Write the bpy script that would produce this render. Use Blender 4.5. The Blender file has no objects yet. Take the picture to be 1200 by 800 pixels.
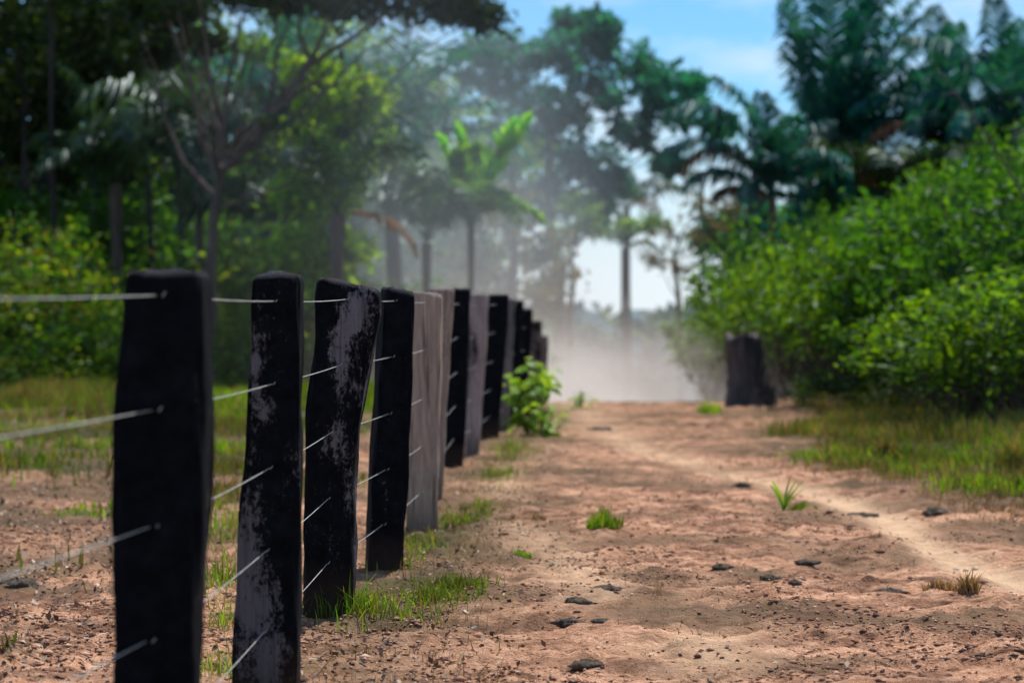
import bpy, math, random
import numpy as np
from mathutils import Vector

random.seed(7)
rng = np.random.default_rng(11)
R = math.radians
scene = bpy.context.scene
COL = scene.collection

# ------------------------------------------------------------------ camera maths
FPX = 2833.0            # focal length in photo pixels (85 mm on 36 mm)
CAMZ = 1.30
HORIZ = 390.0

def W(px, py, d):
    return Vector(((px - 600) / FPX * d, d, CAMZ - (py - HORIZ) / FPX * d))

# ------------------------------------------------------------------ noise + terrain
def _hash(ix, iy, seed):
    n = (ix.astype(np.int64) * 374761393 + iy.astype(np.int64) * 668265263 + seed * 1442695) & 0xffffffff
    n = ((n ^ (n >> 13)) * 1274126177) & 0xffffffff
    return ((n ^ (n >> 16)) & 0xffff) / 65535.0

def vnoise(x, y, scale, seed=0):
    x = np.asarray(x, float) / scale + 1000; y = np.asarray(y, float) / scale + 1000
    ix = np.floor(x); iy = np.floor(y); fx = x - ix; fy = y - iy
    fx = fx * fx * (3 - 2 * fx); fy = fy * fy * (3 - 2 * fy)
    a = _hash(ix, iy, seed); b = _hash(ix + 1, iy, seed); c = _hash(ix, iy + 1, seed); d = _hash(ix + 1, iy + 1, seed)
    return (a * (1 - fx) + b * fx) * (1 - fy) + (c * (1 - fx) + d * fx) * fy

def sstep(a, b, x):
    t = np.clip((np.asarray(x, float) - a) / (b - a), 0, 1)
    return t * t * (3 - 2 * t)

def fence_x(y):
    return -1.13 + 0.0413 * np.asarray(y, float)

TRACK = [(3.6, 9.6), (2.75, 10.6), (2.36, 11.4), (2.25, 12.4), (2.22, 13.4), (2.25, 14.6), (2.25, 16.0), (2.0, 17.6), (1.55, 19.3), (1.2, 21.5), (1.0, 24.5), (0.9, 28.0), (0.8, 33.0)]
def track_mask(x, y):
    tx = np.interp(y, [p[1] for p in TRACK], [p[0] for p in TRACK])
    w = 0.12 + 0.10 * vnoise(x * 0, y, 1.2, 5)
    w = w + 0.03 * np.clip(np.asarray(y) - 14, 0, 20) * 0.4
    slope = np.where(np.asarray(y) < 11.0, 0.7, 1.0)
    return np.exp(-(((x - tx) * slope) / w) ** 2) * sstep(8.0, 9.5, y) * (1 - 0.45 * sstep(16, 19, y)) * (0.75 + 0.4 * vnoise(x, y, 0.5, 6))

def ground_z(x, y, micro=True):
    x = np.asarray(x, float); y = np.asarray(y, float)
    base = 0.012 * y
    fx = fence_x(y)
    # the road dips away behind the crest, the left bank much later
    side = sstep(-2.5, -0.2, x - fx)
    crest = 31.0 + 1.2 * (vnoise(x, y * 0, 1.6, 3) - 0.5)
    drop = np.where(y > crest, (y - crest) ** 2 / (y - crest + 4.0) * 0.075, 0)
    drop = np.minimum(drop, 4.2)
    dropl = np.where(y > 60, (y - 60) * 0.05, 0); dropl = np.minimum(dropl, 3.2)
    base = base - drop * side - dropl * (1 - side)
    far = sstep(90, 400, y)
    base = base * (1 - far) + (-5.0) * far
    # soft bank near the right-hand grass
    base = base + 0.10 * sstep(3.0, 6.0, x) * sstep(14, 20, y) * (1 - sstep(60, 90, y))
    near = (1 - sstep(40, 80, y)) * (1 - sstep(0.42, 0.60, np.abs(x) / np.maximum(y, 0.5)))
    base = base + near * (0.07 * (vnoise(x, y, 2.3, 1) - 0.5) + 0.035 * (vnoise(x, y, 0.7, 2) - 0.5))
    if micro:
        tr = track_mask(x, y)
        m = near * (1 - 0.75 * tr)
        base = base - 0.03 * tr * near
        r = 0.045 * (vnoise(x * 0.55, y, 0.23, 7) - 0.5) + 0.034 * (vnoise(x, y, 0.10, 8) - 0.5) + 0.022 * (vnoise(x, y, 0.045, 9) - 0.5)
        cl = np.clip(vnoise(x, y, 0.13, 12) - 0.70, 0, 1) * 0.10
        base = base + m * (r + cl)
    return base

def gz(x, y):
    return float(ground_z(np.array([x]), np.array([y]))[0])

# ------------------------------------------------------------------ materials
def mat(name):
    m = bpy.data.materials.new(name); m.use_nodes = True
    nt = m.node_tree; nt.nodes.clear()
    out = nt.nodes.new('ShaderNodeOutputMaterial')
    return m, nt, out

def N(nt, t, **kw):
    n = nt.nodes.new(t)
    for k, v in kw.items():
        if k in n.inputs: n.inputs[k].default_value = v
        else: setattr(n, k, v)
    return n

def ramp(nt, fac, stops):
    r = nt.nodes.new('ShaderNodeValToRGB')
    els = r.color_ramp.elements
    while len(els) < len(stops): els.new(0.5)
    for e, (p, c) in zip(els, stops):
        e.position = p; e.color = (*c, 1) if len(c) == 3 else c
    nt.links.new(fac, r.inputs[0])
    return r

def noise(nt, vec, scale, detail=4, rough=0.6, mapscale=None):
    if mapscale:
        mp = N(nt, 'ShaderNodeMapping'); mp.inputs['Scale'].default_value = mapscale
        nt.links.new(vec, mp.inputs[0]); vec = mp.outputs[0]
    n = N(nt, 'ShaderNodeTexNoise', Scale=scale, Detail=detail, Roughness=rough)
    nt.links.new(vec, n.inputs['Vector'])
    return n

def mixc(nt, fac, a, b, mode='MIX'):
    m = nt.nodes.new('ShaderNodeMix'); m.data_type = 'RGBA'; m.blend_type = mode
    for sock, v in ((m.inputs[0], fac), (m.inputs[6], a), (m.inputs[7], b)):
        if hasattr(v, 'default_value') or hasattr(v, 'is_linked'): nt.links.new(v, sock)
        else: sock.default_value = v if isinstance(v, (int, float)) else (*v, 1)
    return m.outputs[2]

def math_(nt, op, a, b=None, c=None, clamp=False):
    m = nt.nodes.new('ShaderNodeMath'); m.operation = op; m.use_clamp = clamp
    for i, v in enumerate((a, b, c)):
        if v is None: continue
        if isinstance(v, (int, float)): m.inputs[i].default_value = v
        else: nt.links.new(v, m.inputs[i])
    return m.outputs[0]

def leaf_mat(name, cols, trans=0.45, gloss=0.12, rough=0.5):
    m, nt, out = mat(name)
    geo = N(nt, 'ShaderNodeNewGeometry')
    st = [(i / max(1, len(cols) - 1), c) for i, c in enumerate(cols)]
    r = ramp(nt, geo.outputs['Random Per Island'], st)
    tc = N(nt, 'ShaderNodeTexCoord')
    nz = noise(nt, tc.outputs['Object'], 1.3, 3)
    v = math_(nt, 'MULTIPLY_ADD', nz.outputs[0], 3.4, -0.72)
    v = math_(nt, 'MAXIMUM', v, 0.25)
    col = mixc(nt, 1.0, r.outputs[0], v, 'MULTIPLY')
    d = N(nt, 'ShaderNodeBsdfDiffuse'); nt.links.new(col, d.inputs[0])
    t = N(nt, 'ShaderNodeBsdfTranslucent')
    tcol = mixc(nt, 1.0, col, (1.25, 1.15, 0.45), 'MULTIPLY'); nt.links.new(tcol, t.inputs[0])
    g = N(nt, 'ShaderNodeBsdfGlossy', Roughness=rough); g.inputs[0].default_value = (0.8, 0.9, 1, 1)
    a = N(nt, 'ShaderNodeMixShader', Fac=trans); nt.links.new(d.outputs[0], a.inputs[1]); nt.links.new(t.outputs[0], a.inputs[2])
    b = N(nt, 'ShaderNodeMixShader', Fac=gloss * 0.35); nt.links.new(a.outputs[0], b.inputs[1]); nt.links.new(g.outputs[0], b.inputs[2])
    nt.links.new(b.outputs[0], out.inputs[0])
    return m

def bark_mat(name, c1, c2, scale=6):
    m, nt, out = mat(name)
    tc = N(nt, 'ShaderNodeTexCoord')
    nz = noise(nt, tc.outputs['Object'], scale, 6, 0.7, (1, 1, 0.25))
    r = ramp(nt, nz.outputs[0], [(0.3, c1), (0.7, c2)])
    p = N(nt, 'ShaderNodeBsdfPrincipled', Roughness=0.9)
    nt.links.new(r.outputs[0], p.inputs['Base Color'])
    bp = N(nt, 'ShaderNodeBump', Strength=0.6, Distance=0.03); nt.links.new(nz.outputs[0], bp.inputs['Height'])
    nt.links.new(bp.outputs[0], p.inputs['Normal'])
    nt.links.new(p.outputs[0], out.inputs[0])
    return m

def post_mat(name, char, pale, lo, hi, seed, spots=()):
    """charred wood with pale weathered / lichen patches; lo-hi = noise threshold of the pale patches"""
    m, nt, out = mat(name)
    tc = N(nt, 'ShaderNodeTexCoord')
    mp = N(nt, 'ShaderNodeMapping'); mp.inputs['Location'].default_value = (seed * 3.1, seed * 1.7, seed * 2.3)
    nt.links.new(tc.outputs['Object'], mp.inputs[0]); v = mp.outputs[0]
    big = noise(nt, v, 4.5, 3, 0.6, (1.2, 1.2, 0.7))
    fine = noise(nt, v, 55, 7, 0.85, (1, 1, 0.6))
    grain = noise(nt, v, 60, 5, 0.7, (1, 1, 0.05))
    mask = math_(nt, 'ADD', big.outputs[0], math_(nt, 'MULTIPLY', math_(nt, 'SUBTRACT', fine.outputs[0], 0.5), 1.25))
    mask = math_(nt, 'ADD', mask, math_(nt, 'MULTIPLY', math_(nt, 'SUBTRACT', grain.outputs[0], 0.5), 0.12))
    ox = N(nt, 'ShaderNodeSeparateXYZ'); nt.links.new(tc.outputs['Object'], ox.inputs[0])
    for (cx, cz, rx, rz, amt) in spots:
        a1 = math_(nt, 'DIVIDE', math_(nt, 'SUBTRACT', ox.outputs[0], cx), rx); a2 = math_(nt, 'DIVIDE', math_(nt, 'SUBTRACT', ox.outputs[2], cz), rz)
        rr = math_(nt, 'ADD', math_(nt, 'MULTIPLY', a1, a1), math_(nt, 'MULTIPLY', a2, a2))
        mask = math_(nt, 'ADD', mask, math_(nt, 'MULTIPLY', math_(nt, 'EXPONENT', math_(nt, 'MULTIPLY', rr, -1.0)), amt))
    mr = ramp(nt, mask, [(lo, (0, 0, 0)), (hi, (1, 1, 1))])
    pcol = mixc(nt, grain.outputs[0], tuple(c * 0.15 for c in pale), tuple(min(1, c * 1.9) for c in pale))
    flk = noise(nt, v, 16, 6, 0.8)
    fr = ramp(nt, flk.outputs[0], [(0.35, (0, 0, 0)), (0.60, (0.35, 0.35, 0.35)), (0.78, (1, 1, 1))])
    ccol = mixc(nt, fr.outputs[0], tuple(c * 0.5 for c in char), tuple(c * 6 for c in char))
    crk = noise(nt, v, 26, 4, 0.6, (1, 1, 0.045))
    crr = ramp(nt, crk.outputs[0], [(0.33, (0.35, 0.35, 0.35)), (0.44, (1, 1, 1))])
    pcol = mixc(nt, 1.0, pcol, crr.outputs[0], 'MULTIPLY')
    col = mixc(nt, mr.outputs[0], ccol, pcol)
    oz = N(nt, 'ShaderNodeSeparateXYZ'); nt.links.new(tc.outputs['Object'], oz.inputs[0])
    foot = N(nt, 'ShaderNodeMapRange'); foot.inputs[1].default_value = 0.34; foot.inputs[2].default_value = 0.10; nt.links.new(oz.outputs[2], foot.inputs[0])
    col = mixc(nt, math_(nt, 'MULTIPLY', foot.outputs[0], math_(nt, 'MULTIPLY', fine.outputs[0], 1.1), None, True), col, (0.11, 0.065, 0.042))
    # sunlit rim painted in: upward faces get a lighter colour
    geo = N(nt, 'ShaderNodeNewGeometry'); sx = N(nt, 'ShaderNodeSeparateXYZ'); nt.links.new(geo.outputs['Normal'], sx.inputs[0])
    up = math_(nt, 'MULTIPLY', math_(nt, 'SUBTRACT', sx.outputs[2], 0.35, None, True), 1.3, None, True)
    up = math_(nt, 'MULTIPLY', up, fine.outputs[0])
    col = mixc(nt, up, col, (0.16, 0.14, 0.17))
    p = N(nt, 'ShaderNodeBsdfPrincipled', Roughness=0.85)
    p.inputs['Specular IOR Level'].default_value = 0.10
    nt.links.new(col, p.inputs['Base Color'])
    h = math_(nt, 'ADD', math_(nt, 'ADD', math_(nt, 'MULTIPLY', grain.outputs[0], 0.6), fine.outputs[0]), math_(nt, 'MULTIPLY', crr.outputs[0], 0.8))
    bp = N(nt, 'ShaderNodeBump', Strength=1.0, Distance=0.02); nt.links.new(h, bp.inputs['Height'])
    nt.links.new(bp.outputs[0], p.inputs['Normal'])
    nt.links.new(p.outputs[0], out.inputs[0])
    return m

# greens
M = {}
M['canopy_shade'] = leaf_mat('canopy_shade', [(0.009, 0.0225, 0.0045), (0.0195, 0.042, 0.0053), (0.0413, 0.0713, 0.006)], 0.35, 0.05)  # deep canopy shade put into the leaf colour
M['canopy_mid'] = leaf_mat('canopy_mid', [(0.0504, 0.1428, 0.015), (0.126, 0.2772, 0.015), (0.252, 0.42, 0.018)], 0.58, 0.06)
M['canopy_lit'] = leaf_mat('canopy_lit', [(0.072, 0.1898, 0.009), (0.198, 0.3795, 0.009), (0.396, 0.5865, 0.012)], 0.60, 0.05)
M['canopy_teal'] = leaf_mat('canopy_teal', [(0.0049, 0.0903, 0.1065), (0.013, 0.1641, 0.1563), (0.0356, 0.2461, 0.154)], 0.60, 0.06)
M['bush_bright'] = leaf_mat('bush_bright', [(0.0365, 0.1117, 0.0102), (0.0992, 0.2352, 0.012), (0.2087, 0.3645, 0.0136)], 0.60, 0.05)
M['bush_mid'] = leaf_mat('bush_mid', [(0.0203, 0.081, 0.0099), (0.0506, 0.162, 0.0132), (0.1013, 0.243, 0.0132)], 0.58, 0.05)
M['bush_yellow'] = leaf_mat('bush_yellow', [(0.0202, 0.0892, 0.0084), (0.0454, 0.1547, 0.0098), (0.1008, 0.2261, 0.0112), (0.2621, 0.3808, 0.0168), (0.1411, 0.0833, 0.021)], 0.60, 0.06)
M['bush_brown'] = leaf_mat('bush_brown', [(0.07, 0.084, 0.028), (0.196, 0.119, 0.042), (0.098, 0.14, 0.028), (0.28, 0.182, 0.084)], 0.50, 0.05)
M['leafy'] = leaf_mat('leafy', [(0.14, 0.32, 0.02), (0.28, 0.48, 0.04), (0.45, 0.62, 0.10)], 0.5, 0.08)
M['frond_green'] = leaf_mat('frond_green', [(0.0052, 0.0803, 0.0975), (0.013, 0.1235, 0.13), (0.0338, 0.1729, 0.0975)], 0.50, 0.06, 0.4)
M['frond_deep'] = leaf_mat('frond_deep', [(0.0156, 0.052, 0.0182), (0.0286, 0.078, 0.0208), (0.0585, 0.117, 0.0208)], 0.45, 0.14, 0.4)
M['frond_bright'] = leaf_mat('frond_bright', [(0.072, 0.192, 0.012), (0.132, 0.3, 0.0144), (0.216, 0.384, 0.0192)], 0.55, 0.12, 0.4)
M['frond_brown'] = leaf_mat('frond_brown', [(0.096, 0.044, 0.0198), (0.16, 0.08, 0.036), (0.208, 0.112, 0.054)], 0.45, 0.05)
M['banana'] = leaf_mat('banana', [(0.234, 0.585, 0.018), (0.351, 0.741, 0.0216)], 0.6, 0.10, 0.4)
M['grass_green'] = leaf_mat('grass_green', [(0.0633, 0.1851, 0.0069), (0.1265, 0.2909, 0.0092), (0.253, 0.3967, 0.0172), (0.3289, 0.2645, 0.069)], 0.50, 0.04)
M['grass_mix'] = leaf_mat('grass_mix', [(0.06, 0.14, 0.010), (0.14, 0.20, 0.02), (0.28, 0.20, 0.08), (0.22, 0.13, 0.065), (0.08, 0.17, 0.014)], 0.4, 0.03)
M['grass_dry'] = leaf_mat('grass_dry', [(0.12, 0.07, 0.04), (0.24, 0.15, 0.08), (0.38, 0.26, 0.16)], 0.35, 0.03)
M['bark'] = bark_mat('bark', (0.035, 0.026, 0.022), (0.13, 0.10, 0.085))
M['bark_dark'] = bark_mat('bark_dark', (0.010, 0.008, 0.008), (0.045, 0.036, 0.032))
M['bark_pale'] = bark_mat('bark_pale', (0.12, 0.10, 0.09), (0.38, 0.33, 0.30))
M['rachis'] = bark_mat('rachis', (0.06, 0.08, 0.03), (0.18, 0.18, 0.08))
M['stump'] = bark_mat('stump', (0.008, 0.007, 0.008), (0.11, 0.088, 0.085), 10)
M['dung'] = bark_mat('dung', (0.010, 0.010, 0.009), (0.17, 0.125, 0.085), 70)

def wire_mat():
    m, nt, out = mat('galvanised_wire')
    tc = N(nt, 'ShaderNodeTexCoord'); nz = noise(nt, tc.outputs['Object'], 12, 3)
    r = ramp(nt, nz.outputs[0], [(0.3, (0.42, 0.42, 0.38)), (0.7, (0.72, 0.72, 0.66))])
    p = N(nt, 'ShaderNodeBsdfPrincipled', Roughness=0.42, Metallic=0.35)
    nt.links.new(r.outputs[0], p.inputs['Base Color']); nt.links.new(p.outputs[0], out.inputs[0])
    return m
M['wire'] = wire_mat()

def dirt_mat():
    m, nt, out = mat('dirt')
    tc = N(nt, 'ShaderNodeTexCoord'); v = tc.outputs['Object']
    n1 = noise(nt, v, 0.7, 5, 0.6)
    n2 = noise(nt, v, 7, 6, 0.72)
    n3 = noise(nt, v, 55, 4, 0.75)
    n4 = noise(nt, v, 2.2, 4, 0.6, (0.5, 1.4, 1))
    base = ramp(nt, n2.outputs[0], [(0.34, (0.19, 0.088, 0.042)), (0.46, (0.47, 0.245, 0.135)), (0.62, (0.80, 0.49, 0.31))]).outputs[0]
    base = mixc(nt, math_(nt, 'MULTIPLY', n1.outputs[0], 0.55), base, (0.72, 0.42, 0.275))
    patch = ramp(nt, n4.outputs[0], [(0.36, (0.45, 0.41, 0.40)), (0.52, (1.05, 1.0, 0.98))]).outputs[0]
    base = mixc(nt, 1.0, base, patch, 'MULTIPLY')
    speck = ramp(nt, n3.outputs[0], [(0.30, (0.25, 0.22, 0.22)), (0.46, (1, 1, 1)), (0.62, (1, 1, 1)), (0.74, (1.5, 1.45, 1.4))]).outputs[0]
    base = mixc(nt, 0.85, base, speck, 'MULTIPLY')
    n5 = noise(nt, v, 9, 5, 0.75, (0.45, 1.0, 1.0))
    streak = ramp(nt, n5.outputs[0], [(0.38, (0.30, 0.25, 0.22)), (0.49, (1, 1, 1)), (0.58, (1, 1, 1)), (0.70, (1.22, 1.2, 1.18))]).outputs[0]
    base = mixc(nt, 0.9, base, streak, 'MULTIPLY')
    n6 = noise(nt, v, 160, 3, 0.8)
    grit = ramp(nt, n6.outputs[0], [(0.36, (0.45, 0.42, 0.40)), (0.50, (1, 1, 1)), (0.64, (1.35, 1.32, 1.28))]).outputs[0]
    base = mixc(nt, 0.8, base, grit, 'MULTIPLY')
    at = N(nt, 'ShaderNodeAttribute'); at.attribute_name = 'surf'
    sp = N(nt, 'ShaderNodeSeparateColor'); nt.links.new(at.outputs[0], sp.inputs[0])
    trk = math_(nt, 'MULTIPLY', sp.outputs[0], math_(nt, 'MULTIPLY_ADD', n2.outputs[0], 0.9, 0.45), None, True)
    base = mixc(nt, trk, base, mixc(nt, n2.outputs[0], (0.70, 0.42, 0.23), (0.95, 0.68, 0.44)))
    lit = mixc(nt, n2.outputs[0], (0.07, 0.055, 0.028), (0.24, 0.15, 0.085))
    base = mixc(nt, math_(nt, 'MULTIPLY', sp.outputs[1], math_(nt, 'MULTIPLY_ADD', n2.outputs[0], 1.0, 0.35), None, True), base, lit)
    gr = mixc(nt, n2.outputs[0], (0.02, 0.035, 0.01), (0.07, 0.085, 0.025))
    base = mixc(nt, sp.outputs[2], base, gr)
    p = N(nt, 'ShaderNodeBsdfPrincipled', Roughness=0.95)
    p.inputs['Specular IOR Level'].default_value = 0.15
    nt.links.new(base, p.inputs['Base Color'])
    h = math_(nt, 'ADD', math_(nt, 'MULTIPLY', n2.outputs[0], 2.0), n3.outputs[0])
    bp = N(nt, 'ShaderNodeBump', Strength=0.7, Distance=0.04); nt.links.new(h, bp.inputs['Height'])
    nt.links.new(bp.outputs[0], p.inputs['Normal'])
    nt.links.new(p.outputs[0], out.inputs[0])
    return m
M['dirt'] = dirt_mat()

def clod_mat():
    m, nt, out = mat('clods')
    geo = N(nt, 'ShaderNodeNewGeometry')
    r = ramp(nt, geo.outputs['Random Per Island'], [(0, (0.07, 0.035, 0.022)), (0.45, (0.28, 0.13, 0.075)), (0.9, (0.52, 0.27, 0.16)), (1, (0.75, 0.52, 0.36))])
    p = N(nt, 'ShaderNodeBsdfPrincipled', Roughness=0.95)
    nt.links.new(r.outputs[0], p.inputs['Base Color']); nt.links.new(p.outputs[0], out.inputs[0])
    return m
M['clods'] = clod_mat()
def litter_mat():
    m, nt, out = mat('litter')
    geo = N(nt, 'ShaderNodeNewGeometry')
    r = ramp(nt, geo.outputs['Random Per Island'], [(0, (0.06, 0.035, 0.022)), (0.4, (0.18, 0.10, 0.06)), (0.8, (0.38, 0.26, 0.17)), (1, (0.62, 0.50, 0.36))])
    p = N(nt, 'ShaderNodeBsdfPrincipled', Roughness=0.8)
    nt.links.new(r.outputs[0], p.inputs['Base Color']); nt.links.new(p.outputs[0], out.inputs[0])
    return m
M['litter'] = litter_mat()

# ------------------------------------------------------------------ object helpers
def link(name, me, material, parent=None, loc=None, smooth=False):
    if material: me.materials.append(material)
    if smooth: me.polygons.foreach_set('use_smooth', [True] * len(me.polygons))
    o = bpy.data.objects.new(name, me); COL.objects.link(o)
    if loc is not None: o.location = loc
    if parent: o.parent = parent
    return o

def tag(o, label=None, cat=None, group=None, kind=None):
    if label: o['label'] = label
    if cat: o['category'] = cat
    if group: o['group'] = group
    if kind: o['kind'] = kind
    return o

def empty(name, loc, label, cat, group=None):
    o = bpy.data.objects.new(name, None); COL.objects.link(o); o.location = loc
    o.empty_display_size = 0.2
    return tag(o, label, cat, group)

def mesh_np(name, verts, faces):
    """verts (n,3) array, faces list of (array (m,k)) of equal-sized polygons"""
    me = bpy.data.meshes.new(name)
    verts = np.asarray(verts, np.float32)
    me.vertices.add(len(verts)); me.vertices.foreach_set('co', verts.ravel())
    loops = np.concatenate([f.ravel() for f in faces]).astype(np.int32)
    sizes = np.concatenate([np.full(len(f), f.shape[1]) for f in faces]).astype(np.int32)
    me.loops.add(len(loops)); me.loops.foreach_set('vertex_index', loops)
    me.polygons.add(len(sizes))
    starts = np.concatenate([[0], np.cumsum(sizes)[:-1]]).astype(np.int32)
    me.polygons.foreach_set('loop_start', starts)
    me.update(calc_edges=True)
    return me

def tubes(name, paths, sides=7, wob=0.0):
    """paths: list of (points, radii) -> one mesh"""
    V = []; F = []; n = 0
    for pts, rad in paths:
        pts = [Vector(p) for p in pts]
        k = len(pts)
        for i, p in enumerate(pts):
            t = (pts[min(i + 1, k - 1)] - pts[max(i - 1, 0)])
            if t.length < 1e-6: t = Vector((0, 0, 1))
            t.normalize()
            a = t.cross(Vector((0.31, 0.95, 0.05))); a.normalize(); b = t.cross(a)
            for s in range(sides):
                th = 2 * math.pi * s / sides
                r = rad[i] * (1 + wob * (random.random() - 0.5))
                V.append(p + a * math.cos(th) * r + b * math.sin(th) * r)
        for i in range(k - 1):
            for s in range(sides):
                F.append((n + i * sides + s, n + i * sides + (s + 1) % sides, n + (i + 1) * sides + (s + 1) % sides, n + (i + 1) * sides + s))
        n += k * sides
    return mesh_np(name, [tuple(v) for v in V], [np.array(F)])

def leaves_mesh(name, centers, size, up=0.4, aspect=0.5, fold=0.15, jitter=0.4):
    n = len(centers); c = np.asarray(centers, float)
    d = rng.normal(size=(n, 3)); d[:, 2] -= 0.25; d /= np.linalg.norm(d, axis=1)[:, None]
    nr = rng.normal(size=(n, 3)); nr[:, 2] += up * 2.5; nr /= np.linalg.norm(nr, axis=1)[:, None]
    s = np.cross(d, nr); s /= np.linalg.norm(s, axis=1)[:, None] + 1e-9
    nn = np.cross(s, d)
    L = (size * (1 + jitter * rng.normal(size=n))).clip(size * 0.35, size * 2)[:, None]
    v0 = c; v2 = c + d * L
    v1 = c + d * L * 0.45 + s * L * aspect * 0.5 + nn * L * fold
    v3 = c + d * L * 0.45 - s * L * aspect * 0.5 + nn * L * fold
    V = np.stack([v0, v1, v2, v3], 1).reshape(-1, 3)
    b = np.arange(n)[:, None] * 4
    F = np.concatenate([b + [0, 1, 2], b + [0, 2, 3]], 0)
    return mesh_np(name, V, [F])

def bez(a, b, sag=0.15, n=5, wig=0.06):
    a = Vector(a); b = Vector(b); L = (b - a).length
    out = []
    off = Vector((random.uniform(-1, 1), random.uniform(-1, 1), random.uniform(0, 1))) * L * sag
    for i in range(n):
        t = i / (n - 1)
        p = a.lerp(b, t) + off * (4 * t * (1 - t)) * 0.5
        if 0 < i < n - 1: p += Vector((random.uniform(-1, 1), random.uniform(-1, 1), random.uniform(-1, 1))) * L * wig
        out.append(p)
    return out

def tree(name, label, cat, base, trunk, blobs, leafmat, barkmat, tips=22, per=40, leaf=0.22, spread=0.32, r0=0.22, group=None, twigs=True, up=0.4):
    """base world point; trunk list of world points going up; blobs list of (world centre, radius)"""
    base = Vector(base)
    e = empty(name, base, label, cat, group)
    T = [Vector(p) - base for p in trunk]
    if T[0].length > 0.01: T.insert(0, Vector((0, 0, -0.3)))
    else: T[0] = Vector((0, 0, -0.3))
    k = len(T)
    paths = [(T, [r0 * (1.25 if i == 0 else 1.0 - 0.65 * i / (k - 1)) for i in range(k)])]
    C = []
    for c, rad in blobs:
        c = Vector(c) - base
        # nearest lower trunk node
        cand = [p for p in T[1:] if p.z < c.z - 0.1] or [T[1] if k > 1 else T[0]]
        s = min(cand, key=lambda p: (p - c).length * (1 + 0.2 * random.random()))
        br = r0 * 0.42 * min(1.0, 0.4 + rad * 0.3)
        pb = bez(s, c, 0.12, 6)
        paths.append((pb, [br * (1 - 0.75 * i / 5) for i in range(6)]))
        for _ in range(tips):
            u = np.array([random.gauss(0, 1) for _ in range(3)]); u /= np.linalg.norm(u)
            rr = rad * (0.35 + 0.65 * random.random() ** 0.5)
            t = c + Vector(u * rr * np.array([1, 1, 0.75]))
            if twigs and random.random() < 0.6:
                paths.append((bez(c, t, 0.1, 4), [br * 0.25, br * 0.18, br * 0.12, br * 0.05]))
            m = int(per * random.uniform(0.5, 1.4))
            sp = spread * random.uniform(0.6, 1.3) * max(0.5, min(1.3, rad))
            C.append(np.array(t)[None, :] + rng.normal(size=(m, 3)) * sp * np.array([1, 1, 0.55]))
    link('trunk', tubes('trunk', paths, 6, 0.12), M[barkmat], e, smooth=True)
    link('crown', leaves_mesh('crown', np.concatenate(C), leaf, up), M[leafmat], e)
    return e

def shrub_mesh(w, h, dep, stems=26, per=60, leaf=0.09, spread=0.16, low=0.15):
    paths = []; C = []
    for _ in range(stems):
        a = random.uniform(0, 2 * math.pi); rr = random.random() ** 0.5
        zz = h * (low + (1 - low) * random.random() ** 0.7 * math.sqrt(max(0.05, 1 - rr * rr * 0.75)))
        t = Vector((math.cos(a) * rr * w, math.sin(a) * rr * dep, zz))
        b = Vector((random.gauss(0, 0.1), random.gauss(0, 0.1), -0.15))
        pb = bez(b, t, 0.25, 6)
        r = 0.016 * max(1, h / 2)
        paths.append((pb, [r * (1 - 0.8 * i / 5) for i in range(6)]))
        for j, frac in enumerate((3, 4, 5)):
            m = int(per * (0.25, 0.35, 0.6)[j] * random.uniform(0.5, 1.3))
            C.append(np.array(pb[frac])[None, :] + rng.normal(size=(m, 3)) * spread * random.uniform(0.7, 1.4) * np.array([1, 1, 0.7]))
    return tubes('stems', paths, 5), leaves_mesh('foliage', np.concatenate(C), leaf)

def place_shrub(meshes, leafm, name, label, x, y, s=1.0, sz=1.0, rot=0, group=None, cat='shrub'):
    e = empty(name, (x, y, gz(x, y) - 0.03), label, cat, group)
    e.rotation_euler.z = rot; e.scale = (s, s, s * sz)
    st, fo = meshes
    for nm, me, mt in (('stems', st, M['bark']), ('foliage', fo, M[leafm])):
        if not me.materials: me.materials.append(mt)
        o = bpy.data.objects.new(nm, me); COL.objects.link(o); o.parent = e
        o.material_slots[0].link = 'OBJECT'; o.material_slots[0].material = mt
    return e

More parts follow.
